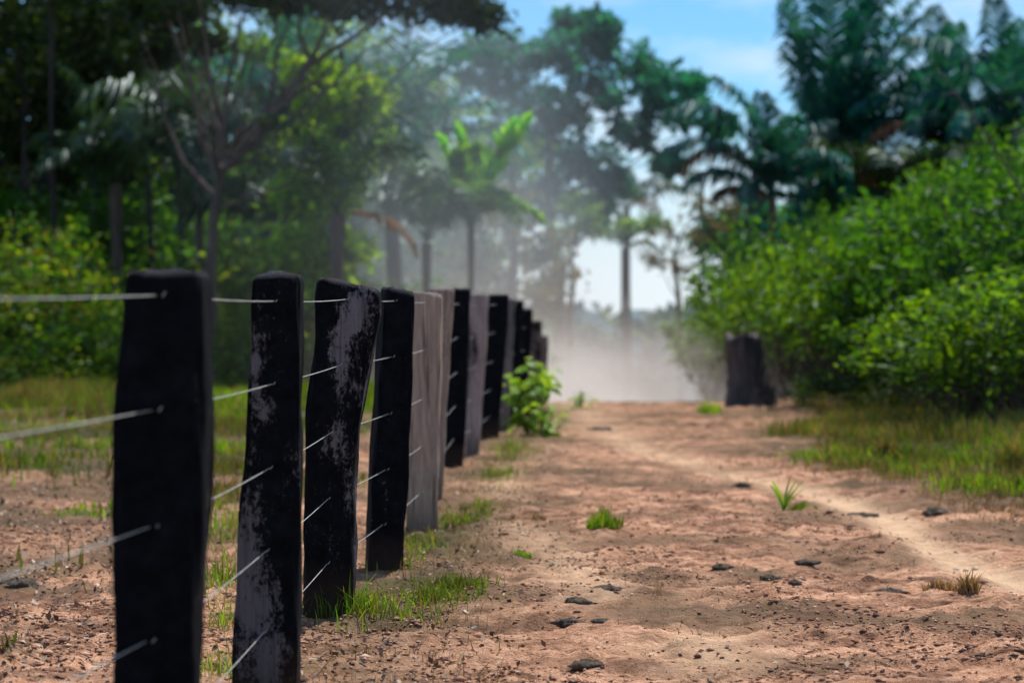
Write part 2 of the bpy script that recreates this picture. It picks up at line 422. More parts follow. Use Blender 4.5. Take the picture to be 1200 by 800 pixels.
def frond_mesh(L, az, el, droop, nl=46, ll=0.75, lw=0.06, hang=0.5, vee=0.6):
    """pinnate palm frond; rachis + leaflets; returns rachis path and leaflet mesh arrays"""
    seg = 14
    p = Vector((0, 0, 0)); e = el; pts = [p.copy()]; dirs = []
    for i in range(seg):
        d = Vector((math.cos(az) * math.cos(e), math.sin(az) * math.cos(e), math.sin(e)))
        dirs.append(d); p = p + d * (L / seg); pts.append(p.copy())
        e -= droop / seg * (0.4 + 1.6 * i / seg)
    dirs.append(dirs[-1])
    side = Vector((-math.sin(az), math.cos(az), 0))
    V = []; Fq = []; Ft = []
    for j in range(nl):
        t = 0.14 + 0.86 * (j / (nl - 1))
        f = t * seg; i = min(int(f), seg - 1); q = pts[i].lerp(pts[i + 1], f - i); d = dirs[i]
        up = side.cross(d); up = -up if up.z < 0 else up
        length = ll * (0.45 + 1.1 * math.sin(math.pi * min(1, 0.12 + 0.86 * t)) ** 0.8) * random.uniform(0.85, 1.1)
        for s in (-1, 1):
            o = (side * s * random.uniform(0.75, 1.0) + d * random.uniform(0.45, 0.8) + up * vee * random.uniform(-0.1, 0.9)).normalized()
            w = d * lw * 0.5 + up * lw * 0.3 * random.uniform(-1, 1)
            m = q + o * length * 0.5
            tip = q + o * length * 0.92 + Vector((0, 0, -1)) * length * hang * random.uniform(0.4, 1.1)
            b = len(V)
            V += [q - w * 0.5, q + w * 0.5, m + w, m - w, tip]
            Fq.append((b, b + 1, b + 2, b + 3)); Ft.append((b + 3, b + 2, b + 4))
    # rachis as flat-sided tube
    sides = 5; b0 = len(V)
    for i, q in enumerate(pts):
        r = 0.045 * (1 - 0.85 * i / seg) * (L / 5)
        d = dirs[i]; up = side.cross(d)
        for s in range(sides):
            th = 2 * math.pi * s / sides
            V.append(q + side * math.cos(th) * r + up * math.sin(th) * r)
    for i in range(seg):
        for s in range(sides):
            Fq.append((b0 + i * sides + s, b0 + i * sides + (s + 1) % sides, b0 + (i + 1) * sides + (s + 1) % sides, b0 + (i + 1) * sides + s))
    return mesh_np('frond', [tuple(v) for v in V], [np.array(Fq), np.array(Ft)])

def palm(name, label, crown, trunk_base, fronds, matname='frond_green', r=0.16, group=None, barkm='bark', cat='palm tree', ll=0.75, lw=0.06, nl=46, hang=0.5):
    """fronds: list of (az_deg, el_deg, length, droop_deg[, material])"""
    base = Vector(trunk_base); cr = Vector(crown) - base
    e = empty(name, base, label, cat, group)
    pb = [Vector((0, 0, -0.3)), cr * 0.3 + Vector((random.uniform(-.1, .1), 0, 0)), cr * 0.65, cr]
    link('trunk', tubes('trunk', [(pb, [r * 1.3, r, r * 0.9, r * 1.15])], 10, 0.1), M[barkm], e, smooth=True)
    for f in fronds:
        az, el, L, dr = f[:4]; mn = f[4] if len(f) > 4 else matname
        me = frond_mesh(L, R(az), R(el), R(dr), nl, ll * L / 5, lw, hang)
        link('frond', me, M[mn], e, cr)
    return e

def blades_mesh(name, x, y, h, lean=0.35, w=0.006):
    n = len(x); z = ground_z(x, y) - 0.004
    a = rng.uniform(0, 2 * np.pi, n); ln = np.abs(rng.normal(size=n)) * lean
    b = rng.uniform(0, 2 * np.pi, n)
    dx = np.cos(a) * ln; dy = np.sin(a) * ln
    wx = np.cos(b) * w; wy = np.sin(b) * w
    P = np.stack([x, y, z], 1)
    def pt(t, s, lx):
        q = P.copy(); q[:, 0] += dx * h * lx + wx * s; q[:, 1] += dy * h * lx + wy * s; q[:, 2] += h * t
        return q
    V = np.stack([pt(0, -1, 0), pt(0, 1, 0), pt(0.55, 0.8, 0.35), pt(0.55, -0.8, 0.35), pt(0.95, 0, 1.0)], 1).reshape(-1, 3)
    i = np.arange(n)[:, None] * 5
    return mesh_np(name, V, [i + [0, 1, 2, 3], i + [3, 2, 4]])

# ------------------------------------------------------------------ ground sheet
def build_ground():
    a1 = np.linspace(-18, 18, 540); q_ = np.cumsum(np.geomspace(0.08, 6, 60)); a0 = -18 - q_[::-1]; a2 = 18 + q_
    ang = np.radians(np.concatenate([a0, a1, a2])); ang = np.clip(ang, -1.9, 1.9); ang = np.unique(ang)
    rad = np.concatenate([[0.6, 1.5, 2.5, 3.5, 4.5], 5.2 * np.exp(np.arange(0, 620) * 0.0041), ])
    rad = np.concatenate([rad, rad[-1] * np.exp(np.arange(1, 60) * 0.055)])
    A, Rr = np.meshgrid(ang, rad)
    X = Rr * np.sin(A); Y = Rr * np.cos(A)
    Z = ground_z(X, Y)
    V = np.stack([X, Y, Z], -1).reshape(-1, 3)
    ni, nj = X.shape
    i, j = np.meshgrid(np.arange(ni - 1), np.arange(nj - 1), indexing='ij')
    b = (i * nj + j).ravel()
    F = np.stack([b, b + 1, b + nj + 1, b + nj], 1)
    me = mesh_np('ground', V, [F])
    x = X.ravel(); y = Y.ravel()
    fx = fence_x(y)
    trk = track_mask(x, y)
    wx = np.interp(y, [7, 9, 10.5, 12, 15, 19, 24], [0.9, 0.75, 0.45, 0.25, -0.15, -0.05, 0.4])
    trk = np.maximum(trk, 0.55 * np.exp(-((x - wx) / (0.16 + 0.12 * vnoise(x, y, 0.8, 14))) ** 2) * sstep(0.35, 0.6, vnoise(x, y, 0.9, 13)))
    nz = vnoise(x, y, 0.9, 21); n2 = vnoise(x, y, 0.3, 22)
    # leaf litter / dry verge
    verge_l = np.exp(-((x - fx - 0.25) / 0.5) ** 2) * 0.7
    verge_r = sstep(-0.6, 0.8, x - right_edge(y) - 0.1 + (nz - .5) * 1.2)
    nf = vnoise(x * 0.6, y, 0.55, 24)
    lit = np.clip(verge_l * (0.4 + nz) + verge_r * 0.95 + 0.75 * sstep(0.50, 0.72, nf) * (0.4 + n2) + 0.25 * sstep(19, 26, y), 0, 1)
    left = sstep(0.6, 1.8, fx - x)
    lit = np.clip(lit + left * (0.25 + 0.75 * sstep(0.4, 0.65, nz)) * (0.4 + 0.6 * n2), 0, 1) * (1 - trk)
    gr = np.clip(grass_density(x, y), 0, 1) * 0.85
    far = sstep(36, 50, y) * (1 - np.exp(-((x - 1.8) / 3.0) ** 2) * (1 - sstep(90, 130, y)))
    gr = np.maximum(gr, far * 0.85)
    ca = me.color_attributes.new('surf', 'FLOAT_COLOR', 'POINT')
    cc = np.stack([trk, lit, gr, np.ones_like(trk)], 1).astype(np.float32)
    ca.data.foreach_set('color', cc.ravel())
    o = link('ground', me, M['dirt'], smooth=True)
    tag(o, 'reddish dirt ground with a worn sandy track rising to the crest', 'ground', kind='structure')

def right_edge(y):
    return np.interp(y, [0, 9, 11.5, 13.5, 16.5, 18.5, 20.5, 24, 30, 36], [7, 5.0, 3.9, 3.2, 2.9, 2.45, 2.25, 2.5, 3.6, 4.2])

def grass_density(x, y):
    x = np.asarray(x, float); y = np.asarray(y, float)
    n = vnoise(x, y, 0.8, 31); n2 = vnoise(x, y, 0.25, 32)
    r = sstep(0.0, 0.5, x - right_edge(y) - 0.15 + (n - 0.5) * 0.8) * sstep(14.2, 16.2, y + (n2 - .5))
    fx = fence_x(y)
    # left bank: bare dirt strip then grass behind
    yl = 18.3 + 3.0 * (n - 0.5)
    l = sstep(0.9, 1.8, fx - x) * sstep(yl - 1.0, yl + 1.0, y)
    bar = np.exp(-((y - 22.3 - 0.25 * (x + 4)) / 0.8) ** 2) * sstep(1.5, 2.5, fx - x)
    l = l * (1 - 0.9 * bar) * (0.2 + 0.8 * sstep(0.26, 0.46, vnoise(x, y, 1.7, 33)))
    strip = sstep(0.52, 0.66, n) * sstep(0.5, 1.0, fx - x) * (1 - sstep(18, 20, y)) * 0.55
    fence = np.exp(-((x - fx - 0.15) / 0.28) ** 2) * sstep(0.42, 0.62, n) * 0.8 * sstep(9.3, 10, y)
    return np.clip(np.maximum.reduce([r, l, strip, fence]), 0, 1)

build_ground()

def scatter(n, x0, x1, y0, y1, dens):
    x = rng.uniform(x0, x1, n); y = rng.uniform(y0, y1, n)
    keep = rng.random(n) < dens(x, y)
    # keep inside widened view
    keep &= np.abs(x) < 0.30 * y + 0.8
    return x[keep], y[keep]

# grasses (stuff)
x, y = scatter(260000, 1.6, 12.5, 13.5, 36, lambda x, y: grass_density(x, y) * (x > 1.5) * (0.10 + 0.9 * sstep(0.3, 0.7, vnoise(x, y, 0.6, 40))))
h = 0.05 + 0.22 * vnoise(x, y, 1.1, 41) ** 1.6 * rng.uniform(0.4, 1.3, len(x)) + 0.10 * sstep(3.2, 6, x)
low = vnoise(x, y, 1.3, 44) > 0.5
dry = (vnoise(x, y, 1.1, 45) > 0.42) | (rng.random(len(x)) < 0.2)
g = ~dry
o = link('grass', blades_mesh('grass', x[g], y[g], h[g] * 0.7, 0.45, 0.007), M['grass_green']); tag(o, 'low bright green grass beside the sandy track', 'grass', kind='stuff')
o = link('dry_grass', blades_mesh('dry_grass', x[dry], y[dry], h[dry] * 1.15, 0.45, 0.006), M['grass_mix']); tag(o, 'taller browning grass in front of the right bushes', 'grass', kind='stuff')
x, y = scatter(380000, -15, -0.2, 8, 50, lambda x, y: grass_density(x, y) * (x < fence_x(y) - 0.4) * (0.08 + 0.92 * sstep(0.3, 0.7, vnoise(x, y, 0.8, 50))))
h = 0.05 + 0.28 * vnoise(x, y, 1.5, 51) ** 1.4 * rng.uniform(0.4, 1.3, len(x)); h *= 0.55 + 0.8 * sstep(22, 32, y)
br = (vnoise(x, y, 1.8, 52) > 0.47) | (rng.random(len(x)) < 0.25)
o = link('grass', blades_mesh('grass', x[~br], y[~br], h[~br], 0.45, 0.008), M['grass_green']); tag(o, 'green grass behind the fence posts at the forest edge', 'grass', kind='stuff')
o = link('dry_grass', blades_mesh('dry_grass', x[br], y[br], h[br], 0.45, 0.008), M['grass_mix']); tag(o, 'patchy yellow brown grass between fence and forest', 'grass', kind='stuff')

# fence foot grass
def patch(cx, cy, sx, sy, n, hh):
    return rng.normal(cx, sx, n), rng.normal(cy, sy, n), np.abs(rng.normal(hh, hh * 0.35, n)) + 0.01
parts = [patch(-0.66, 10.0, 0.09, 0.14, 300, 0.095), patch(-0.50, 10.2, 0.12, 0.2, 160, 0.05), patch(-0.26, 10.75, 0.07, 0.10, 360, 0.04), patch(-0.36, 10.5, 0.05, 0.08, 160, 0.05), patch(-0.17, 10.9, 0.05, 0.07, 120, 0.035), patch(-0.33, 11.1, 0.09, 0.10, 110, 0.03),
         patch(-0.50, 12.9, 0.09, 0.25, 220, 0.05), patch(-0.31, 14.3, 0.07, 0.25, 260, 0.05), patch(-0.22, 15.3, 0.06, 0.3, 200, 0.05), patch(-0.55, 11.9, 0.08, 0.2, 110, 0.04),
         patch(-0.1, 18.5, 0.09, 0.5, 240, 0.06), patch(0.02, 21.5, 0.10, 0.6, 260, 0.08), patch(-0.93, 8.6, 0.10, 0.2, 240, 0.06), patch(-1.35, 11.2, 0.18, 0.4, 420, 0.08), patch(-1.5, 13.4, 0.18, 0.5, 420, 0.10), patch(-1.1, 9.9, 0.1, 0.2, 200, 0.06)]
X = np.concatenate([p[0] for p in parts]); Y = np.concatenate([p[1] for p in parts]); H = np.concatenate([p[2] for p in parts])
dm = rng.random(len(X)) < 0.35
o = link('dry_grass', blades_mesh('dry_grass', X[dm], Y[dm], H[dm] * 1.1, 0.8, 0.003), M['grass_mix']); tag(o, 'straw-coloured blades mixed into the grass at the post feet', 'grass', kind='stuff')
X, Y, H = X[~dm], Y[~dm], H[~dm]
o = link('grass', blades_mesh('grass', X, Y, H, 0.6, 0.0032), M['grass_green']); tag(o, 'small green grass growing at the feet of the fence posts', 'grass', kind='stuff')
x, y = scatter(30000, -3, 2, 7.4, 24, lambda x, y: np.exp(-((x - fence_x(y) - 0.22) / 0.33) ** 2) * sstep(0.35, 0.6, vnoise(x, y, 0.5, 60)))
o = link('dry_grass', blades_mesh('dry_grass', x, y, np.abs(rng.normal(0.035, 0.02, len(x))) + 0.01, 0.9, 0.0025), M['grass_dry']); tag(o, 'short dry stubble along the fence line', 'grass', kind='stuff')
x, y = scatter(26000, -2, 6, 7.4, 24, lambda x, y: sstep(0.55, 0.75, vnoise(x, y, 0.7, 61)) * (1 - track_mask(x, y)) * 0.5)
o = link('dry_grass', blades_mesh('dry_grass', x, y, np.abs(rng.normal(0.014, 0.012, len(x))) + 0.005, 1.4, 0.002), M['grass_dry']); tag(o, 'sparse dead stubble scattered over the bare road', 'grass', kind='stuff')

x, y = scatter(80000, 1.5, 7.5, 9.5, 20, lambda x, y: sstep(-0.5, 0.5, x - right_edge(y) + (vnoise(x, y, 0.6, 66) - 0.5) * 1.2) * (1 - 0.9 * track_mask(x, y)) * (0.2 + 0.8 * vnoise(x, y, 0.4, 67)))
o = link('dry_grass', blades_mesh('dry_grass', x, y, np.abs(rng.normal(0.035, 0.03, len(x))) + 0.01, 1.0, 0.003), M['grass_dry']); tag(o, 'matted dead grass on the brown verge beyond the sandy track', 'grass', kind='stuff')
# clods + litter (stuff)
def clods():
    n = 120000
    y = 7.2 * np.exp(rng.random(n) * 1.5); x = rng.uniform(-1, 1, n) * (0.225 * y + 0.3)
    keep = rng.random(n) < (0.10 + 0.9 * sstep(0.45, 0.75, vnoise(x, y, 0.6, 70))) * (1 - 0.85 * track_mask(x, y))
    x = x[keep]; y = y[keep]; n = len(x)
    s = 0.003 + 0.008 * rng.random(n) ** 3 + 0.014 * (rng.random(n) < 0.03) * rng.random(n)
    z = ground_z(x, y)
    T = np.array([[1, 0, 0], [-1, 0, 0], [0, 1, 0], [0, -1, 0], [0, 0, 0.8], [0, 0, -0.5]], float)
    P = T[None] * (0.6 + 0.8 * rng.random((n, 6, 1)))
    a = rng.uniform(0, 6.28, n); ca, sa = np.cos(a)[:, None], np.sin(a)[:, None]
    px = P[..., 0] * ca - P[..., 1] * sa; py = P[..., 0] * sa + P[..., 1] * ca
    st = rng.uniform(0.8, 1.8, (n, 1))
    V = np.stack([px * s[:, None] * st + x[:, None], py * s[:, None] + y[:, None], P[..., 2] * s[:, None] * 0.8 + z[:, None] + s[:, None] * 0.2], -1).reshape(-1, 3)
    F0 = np.array([[0, 2, 4], [2, 1, 4], [1, 3, 4], [3, 0, 4], [2, 0, 5], [1, 2, 5], [3, 1, 5], [0, 3, 5]])
    F = (np.arange(n)[:, None, None] * 6 + F0[None]).reshape(-1, 3)
    o = link('dirt_clods', mesh_np('dirt_clods', V, [F]), M['clods']); tag(o, 'small clods and grit strewn across the dirt road', 'dirt clods', kind='stuff')
clods()
def litter():
    n = 40000
    y = 7.4 * np.exp(rng.random(n) * 1.35); x = rng.uniform(-1, 1, n) * (0.225 * y + 0.3)
    fx = fence_x(y)
    d = sstep(0.3, 1.2, fx - x) * 1.0 * (0.35 + vnoise(x, y, 0.6, 80)) + np.exp(-((x - fx - 0.3) / 0.4) ** 2) * 0.5 + 0.45 * sstep(0, 1, x - right_edge(y)) + 0.025
    keep = rng.random(n) < d
    x = x[keep]; y = y[keep]
    c = np.stack([x, y, ground_z(x, y) + 0.006], 1)
    me = leaves_mesh('leaf_litter', c, 0.026, up=0.9, aspect=0.55, fold=0.12)
    o = link('leaf_litter', me, M['litter']); tag(o, 'dead leaf litter lying around the fence and verge', 'leaf litter', kind='stuff')
litter()

# ------------------------------------------------------------------ fence posts
def post(d, tops, mids, bottom, wtop, wbot, ytop, depth, material, label, top_style='flat', seed=0, skew=0.0, yaw=0.0):
    """tops: px x of the top centre; mids [(py, px, width_px)...]; bottom: px at ground"""
    xb = (bottom - 600) / FPX * d
    zb = gz(xb, d) - 0.12
    yground = HORIZ - (zb + 0.12 - CAMZ) * FPX / d
    keys = [(ytop, tops, wtop)] + list(mids) + [(yground, bottom, wbot)]
    ztop = W(0, ytop, d).z
    base = Vector((xb, d, zb))
    rs = np.random.default_rng(seed + 50)
    nlev, NS = (70, 64) if d < 15 else (34, 28)
    corner = rs.uniform(0.10, 0.2)
    V = []
    kp = [k[0] for k in keys]; kx = [k[1] for k in keys]; kw = [k[2] for k in keys]
    ph = rs.uniform(0, 10, 6); ridge = rs.normal(size=NS) * 0.014
    def ring(zf, shrink, dz):
        z = zb + (ztop - zb) * zf
        py = HORIZ - (z - CAMZ) * FPX / d
        cx = (np.interp(py, kp, kx) - 600) / FPX * d; w = np.interp(py, kp, kw) / FPX * d - 0.75 * depth * abs(base.x) / d
        w *= 1 + 0.025 * math.sin(zf * 7 + ph[0]) + 0.018 * math.sin(zf * 17 + ph[1])
        out = []
        for s in range(NS):
            th = 2 * math.pi * s / NS
            c, sn = math.cos(th), math.sin(th)
            e = 0.27
            ux = math.copysign(abs(c) ** e, c); uy = math.copysign(abs(sn) ** e, sn)
            k = 1 + 0.045 * math.sin(zf * 5 + th * 2 + ph[2]) + 0.03 * math.sin(zf * 23 + th * 5 + ph[3]) + rs.normal() * 0.004 + 0.05 * (float(vnoise(s * 0.9 + 40 * seed, zf * 3.0, 1.0, 77)) - 0.5) + 0.035 * (float(vnoise(s * 0.35 + 9 * seed, zf * 14, 1.0, 78)) - 0.5) - 0.05 * max(0.0, float(vnoise(s * 1.0 + 5 * seed, zf * 1.6, 1.0, 79)) - 0.78) / 0.22
            gx = ux * w * 0.5 * k * shrink; gy = uy * depth * 0.5 * k * shrink
            cy_, sy_ = math.cos(yaw), math.sin(yaw)
            gx, gy = gx * cy_ - gy * sy_, gx * sy_ + gy * cy_
            zz = z + dz + skew * gx + (0.016 * (float(vnoise(gx * 40 + seed, gy * 40, 1.0, 80)) - 0.5) * sstep(0.93, 1.0, zf))
            out.append((cx + gx - base.x, gy, zz - base.z))
        return out
    for i in range(nlev): V += ring(i / (nlev - 1) * 0.972, 1.0, 0)
    V += ring(0.982, 0.995, 0); V += ring(0.990, 0.965, 0); V += ring(0.998, 0.90, 0); V += ring(1.0, 0.40, 0.003 + rs.normal() * 0.003)
    nl = nlev + 4
    F = [(i * NS + s, i * NS + (s + 1) % NS, (i + 1) * NS + (s + 1) % NS, (i + 1) * NS + s) for i in range(nl - 1) for s in range(NS)]
    i_, lo_, hi_, pale_, char_, sp_ = material
    sp2 = [((sx_ - 600) / FPX * d - base.x, CAMZ - (sy_ - HORIZ) / FPX * d - base.z, rx_ / FPX * d, ry_ / FPX * d, am_) for sx_, sy_, rx_, ry_, am_ in sp_]
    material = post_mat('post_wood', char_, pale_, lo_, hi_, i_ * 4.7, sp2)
    me = mesh_np('fence_post', V, [np.array(F), np.array([[(nl - 1) * NS + s for s in range(NS)]])])
    o = link('fence_post', me, material, loc=base, smooth=True)
    tag(o, label, 'fence post', 'wooden posts of the wire fence')
    # axis function for wires
    def axis(height_above):
        z = ground_z(np.array([xb]), np.array([d]), False)[0] + height_above
        py = HORIZ - (z - CAMZ) * FPX / d
        return Vector(((np.interp(py, kp, kx) - 600) / FPX * d, d, z))
    axis.post = (o, d, depth)
    return axis

CH = (0.0034, 0.0042, 0.0062)
def pm(i, lo, hi, pale=(0.20, 0.175, 0.175), char=CH, spots=()): return (i, lo, hi, pale, char, spots)
A = []
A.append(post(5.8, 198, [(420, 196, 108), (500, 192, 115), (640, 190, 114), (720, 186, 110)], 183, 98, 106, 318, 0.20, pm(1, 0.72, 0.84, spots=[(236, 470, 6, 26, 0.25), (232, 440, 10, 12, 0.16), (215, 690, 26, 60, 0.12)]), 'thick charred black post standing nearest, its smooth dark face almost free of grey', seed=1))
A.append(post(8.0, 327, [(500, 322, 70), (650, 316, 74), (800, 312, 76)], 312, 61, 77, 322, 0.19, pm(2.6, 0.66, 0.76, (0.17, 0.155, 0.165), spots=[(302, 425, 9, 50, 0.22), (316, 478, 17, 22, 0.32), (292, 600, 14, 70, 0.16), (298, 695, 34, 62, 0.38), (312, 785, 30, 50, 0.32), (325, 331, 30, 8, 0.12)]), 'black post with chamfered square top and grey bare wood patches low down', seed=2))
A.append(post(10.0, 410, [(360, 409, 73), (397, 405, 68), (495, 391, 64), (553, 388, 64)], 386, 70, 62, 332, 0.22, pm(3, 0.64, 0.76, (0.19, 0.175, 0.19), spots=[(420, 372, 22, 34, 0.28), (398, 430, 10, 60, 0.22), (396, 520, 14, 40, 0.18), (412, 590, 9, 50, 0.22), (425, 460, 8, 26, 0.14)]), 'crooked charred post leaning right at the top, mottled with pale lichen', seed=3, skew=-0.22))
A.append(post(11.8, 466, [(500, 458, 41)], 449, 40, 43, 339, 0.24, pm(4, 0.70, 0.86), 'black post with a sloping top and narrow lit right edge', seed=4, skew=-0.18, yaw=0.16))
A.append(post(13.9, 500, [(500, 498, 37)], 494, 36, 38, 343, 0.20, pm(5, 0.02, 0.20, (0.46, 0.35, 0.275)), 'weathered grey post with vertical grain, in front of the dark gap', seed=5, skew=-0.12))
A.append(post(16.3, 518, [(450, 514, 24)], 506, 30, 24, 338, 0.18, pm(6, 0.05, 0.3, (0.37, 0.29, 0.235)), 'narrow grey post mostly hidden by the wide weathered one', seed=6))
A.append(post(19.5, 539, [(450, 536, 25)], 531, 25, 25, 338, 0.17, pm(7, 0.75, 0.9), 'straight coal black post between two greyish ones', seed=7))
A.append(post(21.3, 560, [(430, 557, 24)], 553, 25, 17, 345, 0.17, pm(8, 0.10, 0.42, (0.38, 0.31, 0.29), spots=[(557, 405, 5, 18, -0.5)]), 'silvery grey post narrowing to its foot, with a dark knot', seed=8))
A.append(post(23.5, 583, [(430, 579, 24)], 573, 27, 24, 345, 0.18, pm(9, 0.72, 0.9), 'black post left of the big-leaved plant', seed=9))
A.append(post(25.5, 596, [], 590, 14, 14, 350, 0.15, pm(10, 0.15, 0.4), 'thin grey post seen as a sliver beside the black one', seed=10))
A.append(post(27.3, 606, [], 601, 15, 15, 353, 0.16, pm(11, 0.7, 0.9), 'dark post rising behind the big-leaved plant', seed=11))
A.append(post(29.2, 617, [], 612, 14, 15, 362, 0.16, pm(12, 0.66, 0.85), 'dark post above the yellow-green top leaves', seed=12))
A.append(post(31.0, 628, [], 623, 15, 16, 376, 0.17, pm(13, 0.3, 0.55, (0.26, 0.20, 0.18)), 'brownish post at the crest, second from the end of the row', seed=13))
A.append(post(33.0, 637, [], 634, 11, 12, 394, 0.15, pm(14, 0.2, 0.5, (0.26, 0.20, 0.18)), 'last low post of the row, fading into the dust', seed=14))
def staple(o, p, dd, dep):
    q = Vector((p.x + 0.004, dd - dep / 2 - 0.004, p.z)) - o.location
    pts = [q + Vector((math.cos(t) * 0.004, 0.008 - 0.012 * math.sin(t), math.cos(t) * 0.006)) for t in np.linspace(0, math.pi, 7)]
    link('staple', tubes('staple', [(pts, [0.0012] * 7)], 5), M['wire'], o, smooth=True)
# nearer post outside the frame keeps the wires carried
wl = ['topmost wire strung level through the posts', 'second wire from the top of the fence', 'middle wire of the five on the fence',
      'fourth wire down on the fence', 'lowest wire of the fence, nearest the ground']
for k, hgt in enumerate((1.315, 1.045, 0.77, 0.50, 0.235)):
    pts = []
    ax = [a(hgt) for a in A[:12]]
    for a_ in A[:5]: staple(a_.post[0], a_(hgt), a_.post[1], a_.post[2])
    first = ax[0]; lead = Vector((-1.17, 3.6, gz(-1.17, 3.6) * 0 + 0.012 * 3.6 + hgt - 0.005))
    seq = [lead] + ax
    for i in range(len(seq) - 1):
        for t in np.linspace(0, 1, 7)[:-1]:
            p = seq[i].lerp(seq[i + 1], float(t)); p.z -= 0.006 * 4 * t * (1 - t); pts.append(p)
    pts.append(seq[-1])
    o = link('fence_wire', tubes('fence_wire', [(pts, [0.0016] * len(pts))], 6), M['wire'], smooth=True)
    tag(o, wl[k], 'fence wire', 'wires of the fence')

# ------------------------------------------------------------------ stump
def stump():
    b = W(878, 466, 30.5); x, y = b.x, 30.5
    base = Vector((x, y, gz(x, y) - 0.1))
    NS = 26; V = []; rs = np.random.default_rng(5)
    H = 1.0; nl = 18
    jag = [0.02 * rs.normal() + 0.04 * math.sin(s * 0.7) for s in range(NS)]
    for i in range(nl):
        t = i / (nl - 1)
        for s in range(NS):
            th = 2 * math.pi * s / NS
            r = 0.215 + 0.13 * (1 - t) ** 3 + 0.03 * math.sin(3 * th + 1) * (1.6 - t) + 0.012 * math.sin(9 * th + 3 * t) + rs.normal() * 0.006
            z = t * (H + (jag[s] * t ** 4))
            V.append((r * math.cos(th) - 0.10 * t + (0.06 if math.cos(th) > 0 else 0) * (1 - t), r * math.sin(th), z))
    for f, dz in ((0.7, -0.06), (0.3, -0.12)):
        for s in range(NS):
            th = 2 * math.pi * s / NS
            V.append((0.22 * f * math.cos(th) - 0.10, 0.22 * f * math.sin(th), H + jag[s] * f + dz))
    nl += 2
    F = [(i * NS + s, i * NS + (s + 1) % NS, (i + 1) * NS + (s + 1) % NS, (i + 1) * NS + s) for i in range(nl - 1) for s in range(NS)]
    o = link('tree_stump', mesh_np('tree_stump', V, [np.array(F), np.array([[(nl - 1) * NS + s for s in range(NS)]])]), M['stump'], loc=base, smooth=True)
    tag(o, 'burnt dark tree stump standing at the crest of the road', 'tree stump')
stump()

# ------------------------------------------------------------------ lumps lying on the road
def lump(px, py, wpx, hpx, label, seed, name='dung_lump', cat='dung', group='dark lumps lying on the road', taper=0.0):
    d = 3683.0 / (py - 356.0)
    x = (px - 600) / FPX * d
    w = wpx / FPX * d; h = max(0.022, hpx / FPX * d * 0.9)
    rs = np.random.default_rng(seed); nu, nv = 22, 10; V = []
    p1, p2 = rs.uniform(0, 6, 2)
    for i in range(nv + 1):
        ph = math.pi * i / nv
        for j in range(nu):
            th = 2 * math.pi * j / nu
            k = 1 + 0.16 * math.sin(3 * th + p1 + ph) + 0.16 * math.sin(5 * th + p2 - 2 * ph) + 0.12 * math.sin(8 * th + 5 * ph) + rs.normal() * 0.13
            xx = math.sin(ph) * math.cos(th) * w / 2 * k
            V.append((xx, math.sin(ph) * math.sin(th) * w * 0.30 * k, math.cos(ph) * h * 0.62 * k * (1 - taper * xx / w * 1.6)))
    F = [(i * nu + j, i * nu + (j + 1) % nu, (i + 1) * nu + (j + 1) % nu, (i + 1) * nu + j) for i in range(nv) for j in range(nu)]
    o = link(name, mesh_np(name, V, [np.array(F)]), M['dung'], loc=(x, d, gz(x, d) + h * 0.12)); tag(o, label, cat, group)
    o.rotation_euler.z = rs.uniform(-0.3, 0.3)
L = [(687, 776, 38, 11, 'black oblong lump, nearest to the photo bottom', 0), (718, 697, 44, 10, 'long dark lump tapering to a point at its right end', 0.6),
     (676, 709, 30, 8, 'greenish black lump left of the tapering one', 0), (668, 728, 34, 9, 'flat crumbly brown lump left of its near twin', 0),
     (706, 728, 26, 7, 'flat crumbly brown lump beside a pale curled leaf', 0), (905, 681, 24, 11, 'knobbly dark lump with a crumbly tail to its right', 0.2),
     (932, 686, 14, 6, 'small crumb of dung right of the knobbly lump', 0), (946, 670, 26, 6, 'thin dark lump below an equally thin streak', 0),
     (944, 661, 28, 5, 'thin flat dung streak behind the thin lump', 0), (1043, 694, 34, 9, 'dark oblong lump left of the brown dry tuft', 0),
     (1100, 604, 34, 9, 'dark lump on the far side of the sandy track', 0.4), (1012, 600, 34, 8, 'dark flat lump at the near edge of the sandy track', 0),
     (848, 666, 26, 9, 'low brown lump alone in the middle of the road', 0), (870, 568, 18, 7, 'small brown lump left of the palm seedling', 0),
     (20, 690, 40, 14, 'dark lump left of the nearest post', 0), (702, 500, 30, 5, 'dark streak of dung near the crest', 0)]
for i, (a, b, c, dd, lb, tp) in enumerate(L): lump(a, b, c, dd, lb, i + 3, taper=tp)
# pale pebbles on the track
def pebble(px, py, s, label, seed):
    d = 3683.0 / (py - 356.0); x = (px - 600) / FPX * d
    rs = np.random.default_rng(seed); nu, nv = 10, 6; V = []
    for i in range(nv + 1):
        for j in range(nu):
            ph = math.pi * i / nv; th = 2 * math.pi * j / nu; k = 1 + rs.normal() * 0.08
            V.append((math.sin(ph) * math.cos(th) * s * k, math.sin(ph) * math.sin(th) * s * 0.8 * k, math.cos(ph) * s * 0.6 * k))
    F = [(i * nu + j, i * nu + (j + 1) % nu, (i + 1) * nu + (j + 1) % nu, (i + 1) * nu + j) for i in range(nv) for j in range(nu)]
    o = link('pebble', mesh_np('pebble', V, [np.array(F)]), M['pebble'], loc=(x, d, gz(x, d) + s * 0.35), smooth=True); tag(o, label, 'pebble', 'pale pebbles on the sandy track')
M['pebble'] = bark_mat('pebble', (0.55, 0.42, 0.28), (0.85, 0.72, 0.55), 30)
